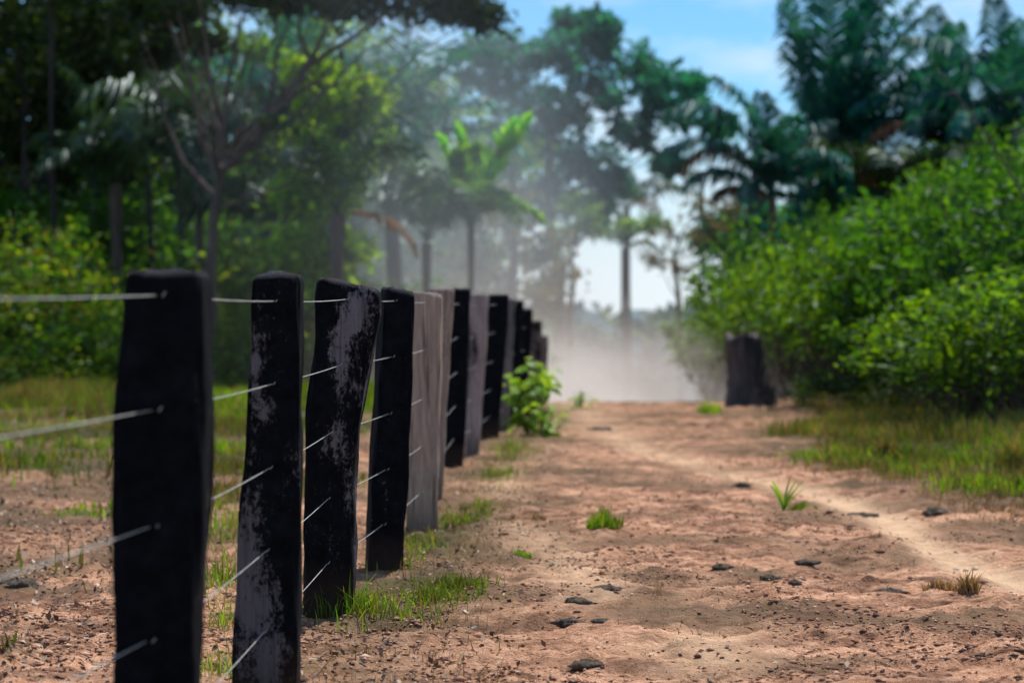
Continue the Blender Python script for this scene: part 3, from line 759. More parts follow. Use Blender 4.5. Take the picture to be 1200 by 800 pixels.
for i, (a, b, lb) in enumerate([(1121, 659, 'leftmost of three pale pebbles on the sandy track'), (1132, 660, 'middle one of three pale pebbles on the sandy track'), (1143, 659, 'rightmost of three pale pebbles on the sandy track')]):
    pebble(a, b, 0.016, lb, i)

# ------------------------------------------------------------------ tufts, seedling, leafy plant
def tuft(px, py, wpx, hpx, n, material, label, name='grass_tuft', cat='grass tuft', w=0.004, lean=0.5):
    d = 3683.0 / (py - 356.0); x = (px - 600) / FPX * d
    s = wpx / FPX * d / 3.2
    rr_ = s * 1.5 * rng.random(n) ** 0.6; aa_ = rng.uniform(0, 6.283, n); X = x + rr_ * np.cos(aa_); Y = d + rr_ * np.sin(aa_)
    H = np.abs(rng.normal(hpx / FPX * d * 0.7, hpx / FPX * d * 0.3, n)) * np.exp(-((X - x) ** 2 + (Y - d) ** 2) / (3.5 * s * s)) + 0.012
    me = blades_mesh(name, X, Y, H, lean, w)
    o = link(name, me, M[material]); tag(o, label, cat)
tuft(709, 626, 46, 22, 300, 'grass_green', 'small green grass tuft alone in the middle of the road')
tuft(706, 622, 40, 34, 60, 'grass_dry', 'sparse dead stalks standing over the small green tuft', name='dry_tuft', cat='dry tuft', w=0.0025, lean=0.8)
tuft(612, 657, 26, 8, 120, 'grass_green', 'tiny yellowish grass sprout on bare dirt by the fence side')
tuft(1135, 696, 26, 26, 260, 'grass_dry', 'brown dry tuft standing upright near the right border of the road')
tuft(1103, 692, 44, 14, 260, 'grass_dry', 'low brown tuft left of the upright dry one')
tuft(940, 596, 40, 10, 200, 'grass_green', 'thin green grass at the foot of the palm seedling')
tuft(1040, 546, 34, 40, 260, 'bush_brown', 'dark weed clump sticking out of the right-hand grass', name='weed_clump', cat='weed', w=0.008)
tuft(830, 484, 34, 18, 260, 'grass_green', 'round green tuft at the crest left of the stump')
tuft(630, 607, 20, 12, 60, 'grass_dry', 'faint brown tuft in the road right of the grey posts')
tuft(1190, 560, 60, 60, 500, 'grass_mix', 'tall brown and green tuft at the right picture edge', w=0.006)
tuft(770, 706, 12, 34, 14, 'grass_dry', 'single dead stalk group next to the tapering lump', name='dead_stalk', cat='dead stalks', w=0.0018, lean=0.5)

def seedling():
    px, py = 918, 596; d = 3683.0 / (py - 356.0); x = (px - 600) / FPX * d
    e = empty('palm_seedling', (x, d, gz(x, d)), 'young palm seedling with narrow upright leaves alone on the dirt road', 'palm seedling')
    for az, el, Ln in ((0, 80, 0.20), (20, 66, 0.24), (200, 84, 0.17), (60, 76, 0.22), (330, 70, 0.20), (175, 80, 0.15), (10, 58, 0.21)):
        V = []; F = []; seg = 7; p = Vector((0, 0, 0.0)); a = R(az); ee = R(el)
        side = Vector((-math.sin(a), math.cos(a), 0)) * 0.6 + Vector((0.8, 0, 0)); side.normalize()
        for i in range(seg + 1):
            t = i / seg; w = 0.009 * math.sin(math.pi * min(1, 0.12 + 0.85 * t)) + 0.003
            dirv = Vector((math.cos(a) * math.cos(ee), math.sin(a) * math.cos(ee), math.sin(ee)))
            V += [p - side * w, p + side * w + Vector((0, 0, 0.006))]
            p = p + dirv * Ln / seg * 1.25; ee -= 0.09
            if i: F.append((2 * i - 2, 2 * i - 1, 2 * i + 1, 2 * i))
        link('leaf', mesh_np('leaf', [tuple(v) for v in V], [np.array(F)]), M['leafy'] if az in (20, 10, 200) else M['frond_bright'], e)
seedling()

def leafy_plant(px, py, d, hpx, wpx, n, name, label, leafm='leafy', ls=0.13):
    x = (px - 600) / FPX * d; b = Vector((x, d, gz(x, d)))
    e = empty(name, b, label, 'plant')
    h = hpx / FPX * d; w = wpx / FPX * d
    paths = []; ob = []
    for i in range(9):
        a = random.uniform(0, 6.28); r = random.random() ** 0.5 * w / 2
        t = Vector((math.cos(a) * r, math.sin(a) * r, h * random.uniform(0.6, 1.0)))
        pb = bez((0, 0, -0.05), t, 0.3, 6); paths.append((pb, [0.008 - 0.001 * i2 for i2 in range(6)])); ob.append(pb)
    link('stems', tubes('stems', paths, 5), M['rachis'], e)
    # ovate leaves with 8-point outline, drooping from stems
    V = []; Fq = []; Ft = []
    for i in range(n):
        pb = random.choice(ob); q = pb[random.choice((1, 2, 3, 4, 5))] + Vector([random.gauss(0, 0.03) for _ in range(3)])
        a = random.uniform(0, 6.28); el = random.uniform(-0.7, 0.4)
        dd = Vector((math.cos(a) * math.cos(el), math.sin(a) * math.cos(el), math.sin(el)))
        s = Vector((-math.sin(a), math.cos(a), random.gauss(0, 0.35))).normalized(); nn = s.cross(dd)
        if nn.z < 0: nn = -nn
        Ls = ls * random.uniform(0.6, 1.35); q = q + dd * 0.03
        b0 = len(V)
        prof = ((0, 0), (0.2, 0.30), (0.45, 0.40), (0.75, 0.24), (1.0, 0))
        for t, wd in prof:
            c = q + dd * Ls * t + Vector((0, 0, -1)) * Ls * 0.25 * t * t
            V += [c + s * wd * Ls + nn * 0.12 * Ls * (wd > 0), c, c - s * wd * Ls + nn * 0.12 * Ls * (wd > 0)]
        for k in range(4):
            o0 = b0 + 3 * k
            Fq += [(o0, o0 + 1, o0 + 4, o0 + 3), (o0 + 1, o0 + 2, o0 + 5, o0 + 4)]
    link('foliage', mesh_np('foliage', [tuple(v) for v in V], [np.array(Fq)]), M[leafm], e)
    return e
leafy_plant(620, 500, 24.6, 92, 62, 150, 'leafy_plant', 'light green big-leaved plant growing against the far fence posts')
leafy_plant(642, 500, 24.0, 40, 50, 60, 'leafy_plant', 'low spreading shoot at the foot of the big-leaved plant', ls=0.10)
leafy_plant(680, 470, 30.6, 24, 26, 24, 'sprout', 'small green sprout at the crest beside the dust', ls=0.10)

# ------------------------------------------------------------------ right hand bushes
SA = shrub_mesh(1.5, 2.6, 1.3, 60, 66, 0.105, 0.14)
SB = shrub_mesh(1.8, 2.2, 1.4, 64, 66, 0.10, 0.14, 0.05)
SC = shrub_mesh(1.1, 1.2, 1.0, 30, 90, 0.07, 0.15, 0.05)
SD = shrub_mesh(1.4, 3.2, 1.3, 60, 74, 0.125, 0.16, 0.1)
SE = shrub_mesh(1.5, 2.4, 1.3, 60, 66, 0.105, 0.13, 0.42)
def S(kind, leafm, px, d, topy, label, rot=0, wmul=1.0, group='bushes right of the road', name='bush', cat='bush'):
    me = {'A': SA, 'B': SB, 'C': SC, 'D': SD, 'E': SE}[kind]; h0 = {'A': 2.6, 'B': 2.2, 'C': 1.2, 'D': 3.2, 'E': 2.4}[kind]
    x = (px - 600) / FPX * d; g = gz(x, d); ht = CAMZ + (HORIZ - topy) / FPX * d - g
    s = ht / h0
    e = place_shrub(me, leafm, name, label, x, d, 1.0, 1.0, rot, group, cat)
    e.scale = (wmul, wmul, s * 0.97)
    return e
S('E', 'bush_bright', 950, 35, 262, 'light green hazy bush nearest the stump, behind it', 0.3, 1.1)
S('E', 'bush_bright', 1018, 31, 238, 'rounded bright green bush right of the stump', 1.2, 1.0)
S('D', 'bush_mid', 1070, 30, 215, 'mid green bush with a darker hollow below, second row', 2.0, 1.0)
S('A', 'bush_mid', 1150, 29, 175, 'tall glossy green bush near the bare twigs', 0.8, 1.0)
S('D', 'bush_mid', 1235, 27, 160, 'tall leafy bush cut by the right picture edge', 2.8, 1.1)
S('E', 'bush_bright', 1130, 24.5, 325, 'low yellow-green bush spreading toward the road', 0.1, 0.85)
S('E', 'bush_bright', 1225, 23.5, 290, 'yellow-green bush at the right picture edge, foremost', 4.0, 0.9)
S('C', 'canopy_shade', 1010, 29, 420, 'small dark green bush at the grass edge', 1.0, 0.8)
S('C', 'canopy_shade', 1090, 27.5, 385, 'dark low bush under the bright overhanging leaves', 2.3, 0.9)  # dark leaf colour supplies the shade beneath the bright bushes
S('C', 'bush_bright', 985, 30.0, 428, 'small round yellowish bush right of the stump foot', 3.3, 0.55)
S('C', 'bush_brown', 985, 28, 458, 'little brown dry bush at the edge of the grass', 3.0, 0.4)
S('A', 'bush_mid', 1040, 38, 215, 'dim green bush behind the rounded bright one', 5.0, 1.3)
S('D', 'bush_mid', 1120, 38, 165, 'tall dim bush below the palms', 1.1, 1.4)
S('D', 'bush_mid', 1230, 38, 120, 'very tall dim bush behind the bare twigs', 3.1, 1.5)
S('E', 'bush_bright', 838, 42, 335, 'pale hazy bush low behind the dust, left of the stump', 0.6, 0.6)
S('E', 'bush_bright', 885, 37, 290, 'hazy yellow-green bush above the stump', 0.9, 0.75)
S('E', 'bush_mid', 925, 42, 228, 'blue-green hazy bush below the leftmost palm', 1.9, 1.2)
S('C', 'canopy_shade', 1170, 26.5, 390, 'dark undergrowth below the foremost bright bush', 0.5, 1.1)
S('C', 'canopy_shade', 1240, 25.5, 390, 'dark undergrowth at the right picture edge', 2.5, 1.1)
S('D', 'bush_bright', 1085, 32, 178, 'slim leafy shoot rising above the thicket beside the bare branch', 1.5, 0.35)
S('D', 'bush_mid', 1165, 30, 128, 'slim tall shoot above the glossy green bush', 2.5, 0.4)
S('D', 'bush_mid', 965, 37, 222, 'narrow upright shoot between thicket and tallest palm', 3.5, 0.4)
S('D', 'bush_mid', 1390, 31, 130, 'tall bush well past the right picture edge', 0.5, 1.6)
S('D', 'bush_mid', 1300, 30, 150, 'bush at the far right of the thicket', 1.9, 1.2)

# bare twig
def bare():
    e0 = W(1215, 240, 25.5); x = e0.x; b = Vector((x, 25.5, gz(x, 25.5)))
    P = lambda px, py, dd=25.5: W(px, py, dd) - b
    stem = [Vector((0, 0, -0.2)), P(1215, 330), P(1200, 230), P(1160, 165), P(1120, 110), P(1085, 60)]
    paths = [(stem, [0.03, 0.025, 0.018, 0.012, 0.008, 0.003])]
    for (a, c) in (((1160, 165), (1125, 175)), ((1180, 195), (1190, 130)), ((1140, 140), (1150, 95)), ((1120, 110), (1098, 112)), ((1200, 230), (1165, 240)), ((1130, 122), (1110, 150))):
        paths.append((bez(P(*a), P(c[0], c[1], 25.4), 0.1, 4), [0.008, 0.006, 0.004, 0.002]))
    o = link('bare_branch', tubes('bare_branch', paths, 5), M['bark'], loc=b, smooth=True)
    tag(o, 'thin leafless branch reaching up left over the right-hand bushes', 'bare branch')
bare()

# ------------------------------------------------------------------ palms on the right
def gbase(px, d):
    x = (px - 600) / FPX * d
    return Vector((x, d, gz(x, d)))
palm('palm_tree', 'tallest palm with upright blue-green fronds right of the sky gap', W(972, 262, 52), gbase(972, 52),
     [(180, 79, 5.4, 2), (215, 76, 5.2, 4), (95, 88, 6.2, 4), (272, 86, 6.0, 6), (0, 84, 6.0, 18), (350, 80, 5.2, 40), (5, 76, 4.6, 78), (340, 72, 4.2, 80), (310, 82, 5.6, 20), (330, 80, 5.2, 34), (8, 80, 5.4, 62), (355, 74, 5.0, 62), (2, 68, 4.4, 70), (60, 76, 5.6, 30), (300, 78, 5.8, 24), (320, 74, 4.4, 60),
      (190, 66, 2.8, 30), (170, 56, 2.4, 50), (270, 50, 3.0, 100), (290, 40, 3.0, 90), (250, 42, 2.8, 95), (310, 48, 3.2, 95), (0, 52, 2.8, 95, 'frond_brown'), (330, 38, 2.8, 90, 'frond_deep'), (210, 40, 2.4, 90, 'frond_deep'), (20, 50, 3.2, 85), (30, 68, 3.6, 60)], ll=0.60, lw=0.06, nl=110, hang=0.6, r=0.2)
palm('palm_tree', 'small palm with orange-brown dying frond tips against the sky', W(905, 232, 46), gbase(905, 46),
     [(174, 74, 2.9, 88), (184, 58, 2.5, 92), (168, 66, 2.2, 125, 'frond_brown'), (190, 38, 1.9, 80), (200, 22, 1.3, 60, 'frond_brown'), (178, 84, 2.6, 50), (20, 74, 2.0, 60), (335, 60, 1.8, 90), (262, 62, 1.8, 100), (100, 82, 2.2, 30), (285, 78, 1.9, 60), (350, 50, 1.7, 80), (240, 34, 1.5, 100)], ll=1.0, lw=0.05, nl=70, r=0.07, hang=0.8)
palm('palm_tree', 'palm with rounded drooping crown between tallest palm and picture edge', W(1108, 178, 50), gbase(1105, 50),
     [(182, 78, 3.2, 92), (2, 82, 3.1, 84), (95, 86, 3.2, 30), (268, 84, 3.0, 60), (186, 62, 2.5, 100), (350, 64, 2.5, 100), (240, 50, 2.2, 110), (300, 50, 2.2, 110), (205, 42, 2.0, 90, 'frond_brown'), (330, 40, 1.9, 90, 'frond_deep'), (178, 50, 2.0, 100)], ll=0.8, lw=0.05, nl=90, hang=0.85)
palm('palm_tree', 'dark palm with a brownish frond above the bushes at the right edge', W(1176, 182, 47), gbase(1180, 47),
     [(178, 82, 3.3, 84), (8, 78, 3.2, 88), (90, 86, 3.3, 30), (272, 82, 3.1, 66), (192, 66, 2.5, 100), (345, 64, 2.5, 100), (230, 52, 2.2, 110), (310, 52, 2.2, 110), (335, 44, 2.0, 90, 'frond_brown'), (270, 40, 1.9, 100, 'frond_deep')], ll=0.8, lw=0.05, nl=90, hang=0.85)
palm('palm_tree', 'palm partly outside the picture beyond the right edge', W(1262, 170, 49), gbase(1262, 49),
     [(a, 65, 3.4, 90) for a in range(0, 360, 36)], ll=1.0, lw=0.06, nl=36)
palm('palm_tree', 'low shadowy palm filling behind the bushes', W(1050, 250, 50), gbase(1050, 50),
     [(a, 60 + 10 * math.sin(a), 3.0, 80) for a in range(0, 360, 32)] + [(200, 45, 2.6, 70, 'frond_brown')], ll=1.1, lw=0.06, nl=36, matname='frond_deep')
palm('palm_tree', 'far slim palm silhouette with one drooping frond in the bright gap', W(731, 292, 72), gbase(729, 72),
     [(180, 40, 2.5, 120), (10, 35, 1.3, 110), (150, 60, 1.2, 90), (90, 75, 1.6, 60), (350, 65, 1.2, 90), (270, 60, 1.2, 90)], r=0.075, ll=0.8, lw=0.05, nl=34, matname='frond_deep', hang=0.8)
palm('palm_tree', 'far palm whose ragged brownish crown hangs above the bright gap', W(735, 245, 76), gbase(738, 76),
     [(180, 30, 2.4, 80), (200, 50, 2.2, 90), (0, 35, 2.6, 70), (340, 50, 2.2, 90), (30, 60, 2.2, 90), (150, 65, 2.2, 80), (90, 70, 2.0, 60), (270, 45, 2.2, 100), (300, 20, 2.0, 90, 'frond_brown'), (230, 10, 2.0, 90, 'frond_brown')], r=0.08, ll=0.9, lw=0.06, nl=36, matname='frond_deep', hang=0.7)
palm('palm_tree', 'tiny distant palm standing alone against the low sky', W(822, 208, 95), gbase(822, 95),
     [(a, 30, 1.0, 60) for a in (0, 60, 120, 180, 240, 300)], r=0.09, ll=0.9, lw=0.06, nl=18, matname='frond_deep')

# ------------------------------------------------------------------ centre trees
def T(name, label, px, d, trunk, blobs, leafm, barkm='bark', **kw):
    base = gbase(px, d)
    tr = [base] + [W(a, b, d + (c[0] if c else 0)) for a, b, *c in trunk]
    bl = []
    for b in blobs:
        a, bb, rp = b[:3]; dz = b[3] if len(b) > 3 else random.uniform(-1, 1) * rp / FPX * d * 1.3
        bl.append((W(a, bb, d + dz), rp / FPX * d))
    return tree(name, label, kw.pop('cat', 'tree'), base, tr, bl, leafm, barkm, **kw)

T('broadleaf_tree', 'big broad-crowned tree in the middle, blue-green against the sky', 655, 74,
  [(655, 330), (640, 230), (650, 150), (670, 90)],
  [(690, 50, 34), (735, 70, 34), (650, 60, 32), (770, 105, 34), (800, 130, 26), (600, 60, 36), (575, 95, 36), (560, 62, 24), (620, 110, 40), (700, 110, 36), (660, 150, 40), (745, 150, 30), (690, 190, 34), (720, 215, 24), (620, 185, 44), (580, 150, 44), (640, 235, 36), (780, 190, 16), (690, 245, 26), (560, 200, 40), (845, 150, 14), (595, 240, 36), (670, 30, 22), (705, 30, 20), (812, 100, 16)],
  'canopy_teal', 'bark', tips=18, per=30, leaf=0.28, spread=0.22, r0=0.22)
T('broadleaf_tree', 'slender leaning tree in front of the bright low gap', 667, 60,
  [(668, 360), (672, 330), (668, 290), (690, 255)],
  [(700, 262, 20), (655, 275, 22), (640, 300, 24), (735, 268, 16), (765, 262, 14), (680, 240, 20)], 'canopy_mid', 'bark', tips=10, per=20, leaf=0.14, spread=0.25, r0=0.10)
T('thin_tree', 'hazy brownish sparse tree right of the bright gap', 800, 64,
  [(795, 350), (790, 300), (800, 270)],
  [(780, 275, 22), (815, 285, 24), (840, 265, 20), (790, 315, 20), (765, 300, 14), (850, 240, 18), (815, 245, 16)], 'bush_brown', 'bark', tips=9, per=16, leaf=0.15, spread=0.35, r0=0.09)
T('broadleaf_tree', 'hazy dull green tree standing behind the last fence posts', 600, 52,
  [(600, 340), (605, 270), (600, 200)],
  [(570, 270, 36), (610, 300, 36), (600, 240, 36), (640, 290, 26), (545, 310, 34), (585, 340, 34), (650, 330, 22), (620, 345, 26), (560, 350, 30), (640, 365, 22)], 'bush_brown', 'bark', tips=14, per=24, leaf=0.15, spread=0.35, r0=0.14)

for (lb, px, d, bl) in (
  ('dark teal tree behind the right-hand palms', 1000, 60, [(960, 240, 22), (1000, 230, 24), (1040, 215, 24), (930, 255, 20), (1075, 205, 22), (1050, 245, 30), (1000, 265, 30), (945, 275, 26)]),
  ('dark tree closing the view behind the right edge palms', 1150, 60, [(1100, 190, 22), (1140, 170, 24), (1185, 150, 24), (1220, 140, 28), (1110, 215, 30), (1160, 200, 34), (1210, 190, 36), (1260, 150, 36), (1130, 240, 32), (1190, 240, 34)]),
  ('hazy blue-green tree low behind the leftmost small palm', 880, 66, [(850, 262, 18), (875, 250, 20), (900, 262, 24), (830, 280, 16), (860, 290, 22), (890, 300, 26)])):
    T('forest_tree', lb, px, d, [(px, 330), (px + 5, 260), (px + 8, 210)], bl, 'canopy_teal', 'bark_dark', tips=18, per=36, leaf=0.20, spread=0.34, r0=0.12, group='trees behind the right bushes')

# ------------------------------------------------------------------ left forest
# forked dark tree with long visible limbs
def forked():
    d = 38
    base = gbase(248, d)
    tr = [base, W(250, 400, d), W(246, 320, d), W(252, 245, d), W(258, 200, d)]
    bl = []
    for (a, b, rp, dz) in ((385, 5, 26, 0.6), (330, -5, 26, -0.4), (280, -5, 28, 0), (215, 5, 28, 0.8), (160, 10, 28, -0.5), (430, 0, 30, 0.5), (480, -4, 32, 0), (520, 8, 22, 0.3), (350, -50, 34, 0), (200, -50, 36, 0), (450, -50, 36, 0), (548, -8, 16, 0), (240, 50, 18, 1.5), (562, 20, 9, 0), (180, 60, 16, 0.5)):
        bl.append((W(a, b, d + dz), rp / FPX * d))
    e = tree('forked_tree', 'dark forked tree with long limbs spreading over the fence', 'tree', base, tr, bl, 'canopy_shade', 'bark', tips=20, per=34, leaf=0.13, spread=0.33, r0=0.15)
    P = lambda a, b, dd=0: W(a, b, d + dd) - base
    F0 = P(258, 195)
    paths = []
    for pts in ([(258, 200), (300, 165), (330, 120), (365, 75), (385, 20)], [(258, 205), (262, 150), (270, 80), (285, 20), (290, -40)], [(255, 210), (235, 150), (222, 90), (200, 30), (180, -30)],
                [(300, 165), (318, 110), (325, 60), (345, 10)], [(330, 120), (375, 95), (400, 60)], [(250, 230), (215, 190), (190, 130), (165, 60)], [(262, 150), (245, 90), (240, 40), (230, -20)], [(365, 75), (350, 40), (355, -10)], [(365, 75), (420, 40), (470, 5)]):
        q = [P(a, b, random.uniform(-.3, .3)) for a, b in pts]; k = len(q)
        paths.append((q, [0.085 * (1 - 0.7 * i / (k - 1)) * (0.6 if pts[0] != (258, 200) else 1) for i in range(k)]))
    link('limb', tubes('limb', paths, 7, 0.1), M['bark'], e, smooth=True)
forked()

names = [
 ('darkest tree of the top left, with a solid shadowed crown', 60, 49, 'canopy_shade', [(0, 40, 44), (60, 30, 44), (110, 70, 40), (20, 100, 44), (80, 120, 40), (-30, 160, 44), (140, 110, 30), (40, 170, 34), (150, 20, 40), (100, 180, 24), (200, 10, 36), (190, 60, 28)]),
 ('dark tree filling the top left corner', 20, 46, 'canopy_shade', [(20, 20, 50), (90, 50, 45), (-40, 80, 55), (40, 110, 40), (120, 10, 40), (-20, 150, 40), (60, -30, 45), (70, 150, 26)]),
 ('shadowy tree second from the left picture edge', 150, 51, 'canopy_shade', [(150, 60, 36), (205, 100, 30), (110, 120, 34), (165, 150, 32), (70, 190, 30), (140, 215, 28), (215, 160, 26)]),
 ('green tree seen between the limbs of the forked tree', 300, 52, 'canopy_mid', [(300, 70, 32), (262, 120, 30), (310, 160, 32), (345, 205, 30), (272, 225, 30), (225, 190, 28), (320, 265, 30), (255, 285, 30), (290, 320, 26)]),
 ('sunlit bright green tree right of the forked tree', 400, 40, 'canopy_lit', [(385, 115, 24), (365, 85, 18), (410, 150, 24), (392, 190, 26), (362, 170, 20), (378, 240, 26), (400, 290, 26), (350, 290, 22), (345, 225, 18), (390, 340, 22), (425, 110, 14)]),
 ('low dark crowned tree closing the gaps between the left trunks', 130, 56, 'canopy_shade', [(20, 210, 34), (70, 230, 34), (120, 205, 34), (170, 230, 36), (215, 215, 30), (100, 265, 34), (180, 280, 34), (40, 285, 34), (-20, 250, 34), (230, 260, 30)]),
 ('dim tree standing behind the first crooked post', 330, 58, 'canopy_shade', [(290, 225, 30), (335, 235, 32), (370, 255, 30), (310, 290, 32), (355, 310, 30), (285, 330, 28), (410, 270, 26)]),
 ('olive tree far behind on the left', 80, 60, 'canopy_mid', [(80, 100, 50), (0, 150, 50), (150, 175, 46), (40, 220, 46), (120, 262, 46), (0, 300, 46), (170, 320, 42), (80, 330, 40), (60, 40, 40)]),
 ('olive green tree far behind the forked trunk', 240, 61, 'canopy_mid', [(240, 60, 46), (330, 110, 44), (190, 160, 44), (280, 200, 46), (220, 260, 46), (320, 290, 42), (260, 330, 40), (185, 330, 36), (350, 30, 36), (160, 90, 36)]),
 ('hazy green tree at the centre left', 470, 62, 'canopy_mid', [(460, 110, 40), (520, 150, 42), (430, 170, 44), (480, 210, 46), (530, 230, 40), (440, 260, 44), (500, 290, 44), (560, 290, 38), (500, 105, 26), (460, 330, 42), (530, 340, 42), (580, 190, 34)]),
 ('background tree filling between forest and middle tree', 380, 68, 'canopy_mid', [(380, 100, 56), (340, 190, 56), (410, 220, 56), (350, 300, 56), (440, 320, 50), (420, 50, 50), (500, 200, 48), (520, 300, 50)]),
]
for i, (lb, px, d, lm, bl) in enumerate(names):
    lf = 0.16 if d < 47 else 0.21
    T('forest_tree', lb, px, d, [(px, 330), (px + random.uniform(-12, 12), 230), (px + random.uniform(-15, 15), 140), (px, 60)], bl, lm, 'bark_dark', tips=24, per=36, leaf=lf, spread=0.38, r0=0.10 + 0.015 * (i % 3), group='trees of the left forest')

# slim pale trunks in the forest
for (px, d, topx, lb) in ((62, 44, 60, 'slim dark trunk standing nearest the left picture edge'), (175, 46, 165, 'slim grey trunk between dark crowns'), (330, 46, 340, 'thin trunk right of the forked tree'), (212, 47, 200, 'thin dark trunk left of the forked trunk')):
    T('slim_tree', lb, px, d, [(px + 3, 300), ((px + topx) / 2, 160), (topx, 20), (topx - 5, -60)], [(topx, -50, 50), (topx + 20, -10, 30)], 'canopy_shade', 'bark_dark', tips=14, per=30, leaf=0.14, r0=0.08, group='slim trees of the left forest')

# palms within the left forest
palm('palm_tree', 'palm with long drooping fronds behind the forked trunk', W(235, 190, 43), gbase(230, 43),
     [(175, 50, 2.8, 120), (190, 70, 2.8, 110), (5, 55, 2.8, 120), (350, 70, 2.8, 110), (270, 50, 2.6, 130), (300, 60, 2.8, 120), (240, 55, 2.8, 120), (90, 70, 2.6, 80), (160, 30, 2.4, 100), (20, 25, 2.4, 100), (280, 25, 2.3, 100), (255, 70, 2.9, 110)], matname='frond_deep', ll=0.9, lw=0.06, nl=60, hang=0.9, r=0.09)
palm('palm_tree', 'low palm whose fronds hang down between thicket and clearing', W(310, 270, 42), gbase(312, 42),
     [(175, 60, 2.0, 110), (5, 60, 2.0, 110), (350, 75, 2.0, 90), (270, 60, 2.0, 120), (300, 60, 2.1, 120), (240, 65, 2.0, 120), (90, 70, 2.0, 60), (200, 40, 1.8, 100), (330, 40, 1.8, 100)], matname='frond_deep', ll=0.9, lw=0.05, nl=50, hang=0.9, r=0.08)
palm('palm_tree', 'hazy palm with arching fronds left of the bright young plant', W(455, 190, 46), gbase(470, 46),
     [(160, 75, 3.6, 70), (20, 72, 3.6, 80), (60, 84, 3.4, 40), (190, 55, 3.2, 90), (340, 50, 3.2, 100), (240, 65, 3.4, 90), (300, 70, 3.6, 90), (0, 35, 3.0, 90), (180, 25, 2.8, 70), (280, 45, 3.0, 90), (110, 70, 3.0, 50)], matname='frond_green', ll=1.0, lw=0.06, nl=40)
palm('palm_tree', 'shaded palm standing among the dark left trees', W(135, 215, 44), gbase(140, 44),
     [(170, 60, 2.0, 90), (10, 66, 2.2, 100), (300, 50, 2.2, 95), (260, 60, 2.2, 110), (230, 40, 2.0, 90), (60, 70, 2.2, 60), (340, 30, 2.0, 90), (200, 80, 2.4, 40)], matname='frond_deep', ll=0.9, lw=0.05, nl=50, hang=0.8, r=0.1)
palm('palm_tree', 'palm with hanging fronds between the forked tree and the bright one', W(350, 190, 44), gbase(350, 44),
     [(170, 60, 3.0, 100), (10, 66, 3.2, 110), (300, 55, 3.0, 110), (260, 65, 3.2, 100), (230, 45, 2.6, 100), (60, 70, 3.0, 60), (340, 50, 2.8, 110), (200, 75, 3.0, 80), (275, 80, 3.2, 60)], matname='frond_green', ll=0.9, lw=0.06, nl=50, hang=0.8, r=0.09)
palm('palm_tree', 'young palm with long hanging fronds near the fence haze', W(500, 285, 42), gbase(500, 42),
     [(150, 70, 2.2, 90), (20, 78, 2.4, 70), (190, 60, 2.1, 110), (330, 62, 2.2, 110), (270, 66, 2.3, 90), (240, 80, 2.4, 60), (300, 45, 1.9, 90), (0, 50, 2.0, 100)], matname='frond_deep', ll=0.9, lw=0.05, nl=40, r=0.08, hang=0.8)
palm('palm_tree', 'palm with a reddish dead frond low in the left forest', W(395, 250, 38), gbase(395, 38),
     [(355, 0, 1.5, 70, 'frond_brown'), (170, 60, 2.2, 90), (40, 72, 2.4, 60), (320, 60, 2.2, 90), (250, 60, 2.2, 100), (200, 75, 2.2, 70), (280, 40, 1.9, 80)], matname='frond_deep', ll=0.9, lw=0.05, nl=34, r=0.11)

palm('young_palm', 'bright light-green young palm with two broad upright fronds in the haze', W(552, 258, 41), gbase(552, 41),
     [(6, 62, 2.0, 6, 'banana'), (352, 68, 1.8, 8, 'banana'), (176, 82, 1.6, 2, 'banana'), (186, 72, 1.5, 10, 'banana'), (90, 84, 1.3, 10, 'banana'), (185, 50, 1.3, 90), (350, 30, 1.3, 80), (270, 60, 1.3, 110), (230, 55, 1.2, 110), (310, 50, 1.2, 110)],
     matname='frond_bright', ll=1.35, lw=0.085, nl=84, hang=0.25, r=0.06, cat='young palm')

# left understory bushes
LB = [('A', 'bush_yellow', 60, 39, 238, 'yellow-green bush with reddish leaves at the left edge', 1.0), ('B', 'bush_yellow', 150, 40, 285, 'yellow-green bush directly behind the nearest post', 1.0),
      ('A', 'bush_yellow', -20, 38, 270, 'yellowish bush cut by the left picture edge', 1.2), ('B', 'bush_yellow', 305, 41, 240, 'yellow-leaved bush right of the forked trunk', 1.0),
      ('C', 'bush_mid', 90, 38, 360, 'low green bush under the left thicket', 1.6), ('B', 'bush_mid', 215, 42, 290, 'mid green bush behind the forked trunk', 1.3),
      ('A', 'bush_bright', 285, 38.5, 345, 'bright green bush in the gap between the first two posts', 0.7), ('D', 'bush_mid', 10, 46, 215, 'tall green bush at the left forest edge', 1.6),
      ('D', 'bush_bright', 365, 43, 300, 'sunny bush behind the crooked post', 1.0), ('B', 'bush_bright', 400, 41, 345, 'green bush seen above the gap after the second post', 0.8),
      ('A', 'bush_mid', 450, 43, 310, 'hazy bush above the black sloping-top post', 1.2), ('B', 'bush_mid', 520, 47, 320, 'hazy low bush above the weathered grey posts', 1.5),
      ('C', 'bush_mid', 205, 37.5, 390, 'low shrub at the grass edge of the forest', 1.3), ('C', 'bush_yellow', 20, 36, 395, 'low yellowish shrub at the far left of the clearing', 1.5),
      ('D', 'bush_mid', 120, 48, 190, 'tall bush between the left trees', 1.6), ('D', 'bush_mid', 260, 49, 220, 'tall bush deep behind the forked tree', 1.7), ('B', 'bush_mid', 430, 52, 310, 'bush filling the deep centre left', 1.8),
      ('D', 'bush_mid', -60, 46, 180, 'tall bush past the left picture edge', 1.8), ('B', 'bush_bright', 130, 37, 350, 'small bright bush between the yellow ones', 0.7)]
for i, (k, lm, px, d, ty, lb, wm) in enumerate(LB):
    S(k, lm, px, d, ty, lb, i * 1.3, wm, 'bushes of the left forest edge')

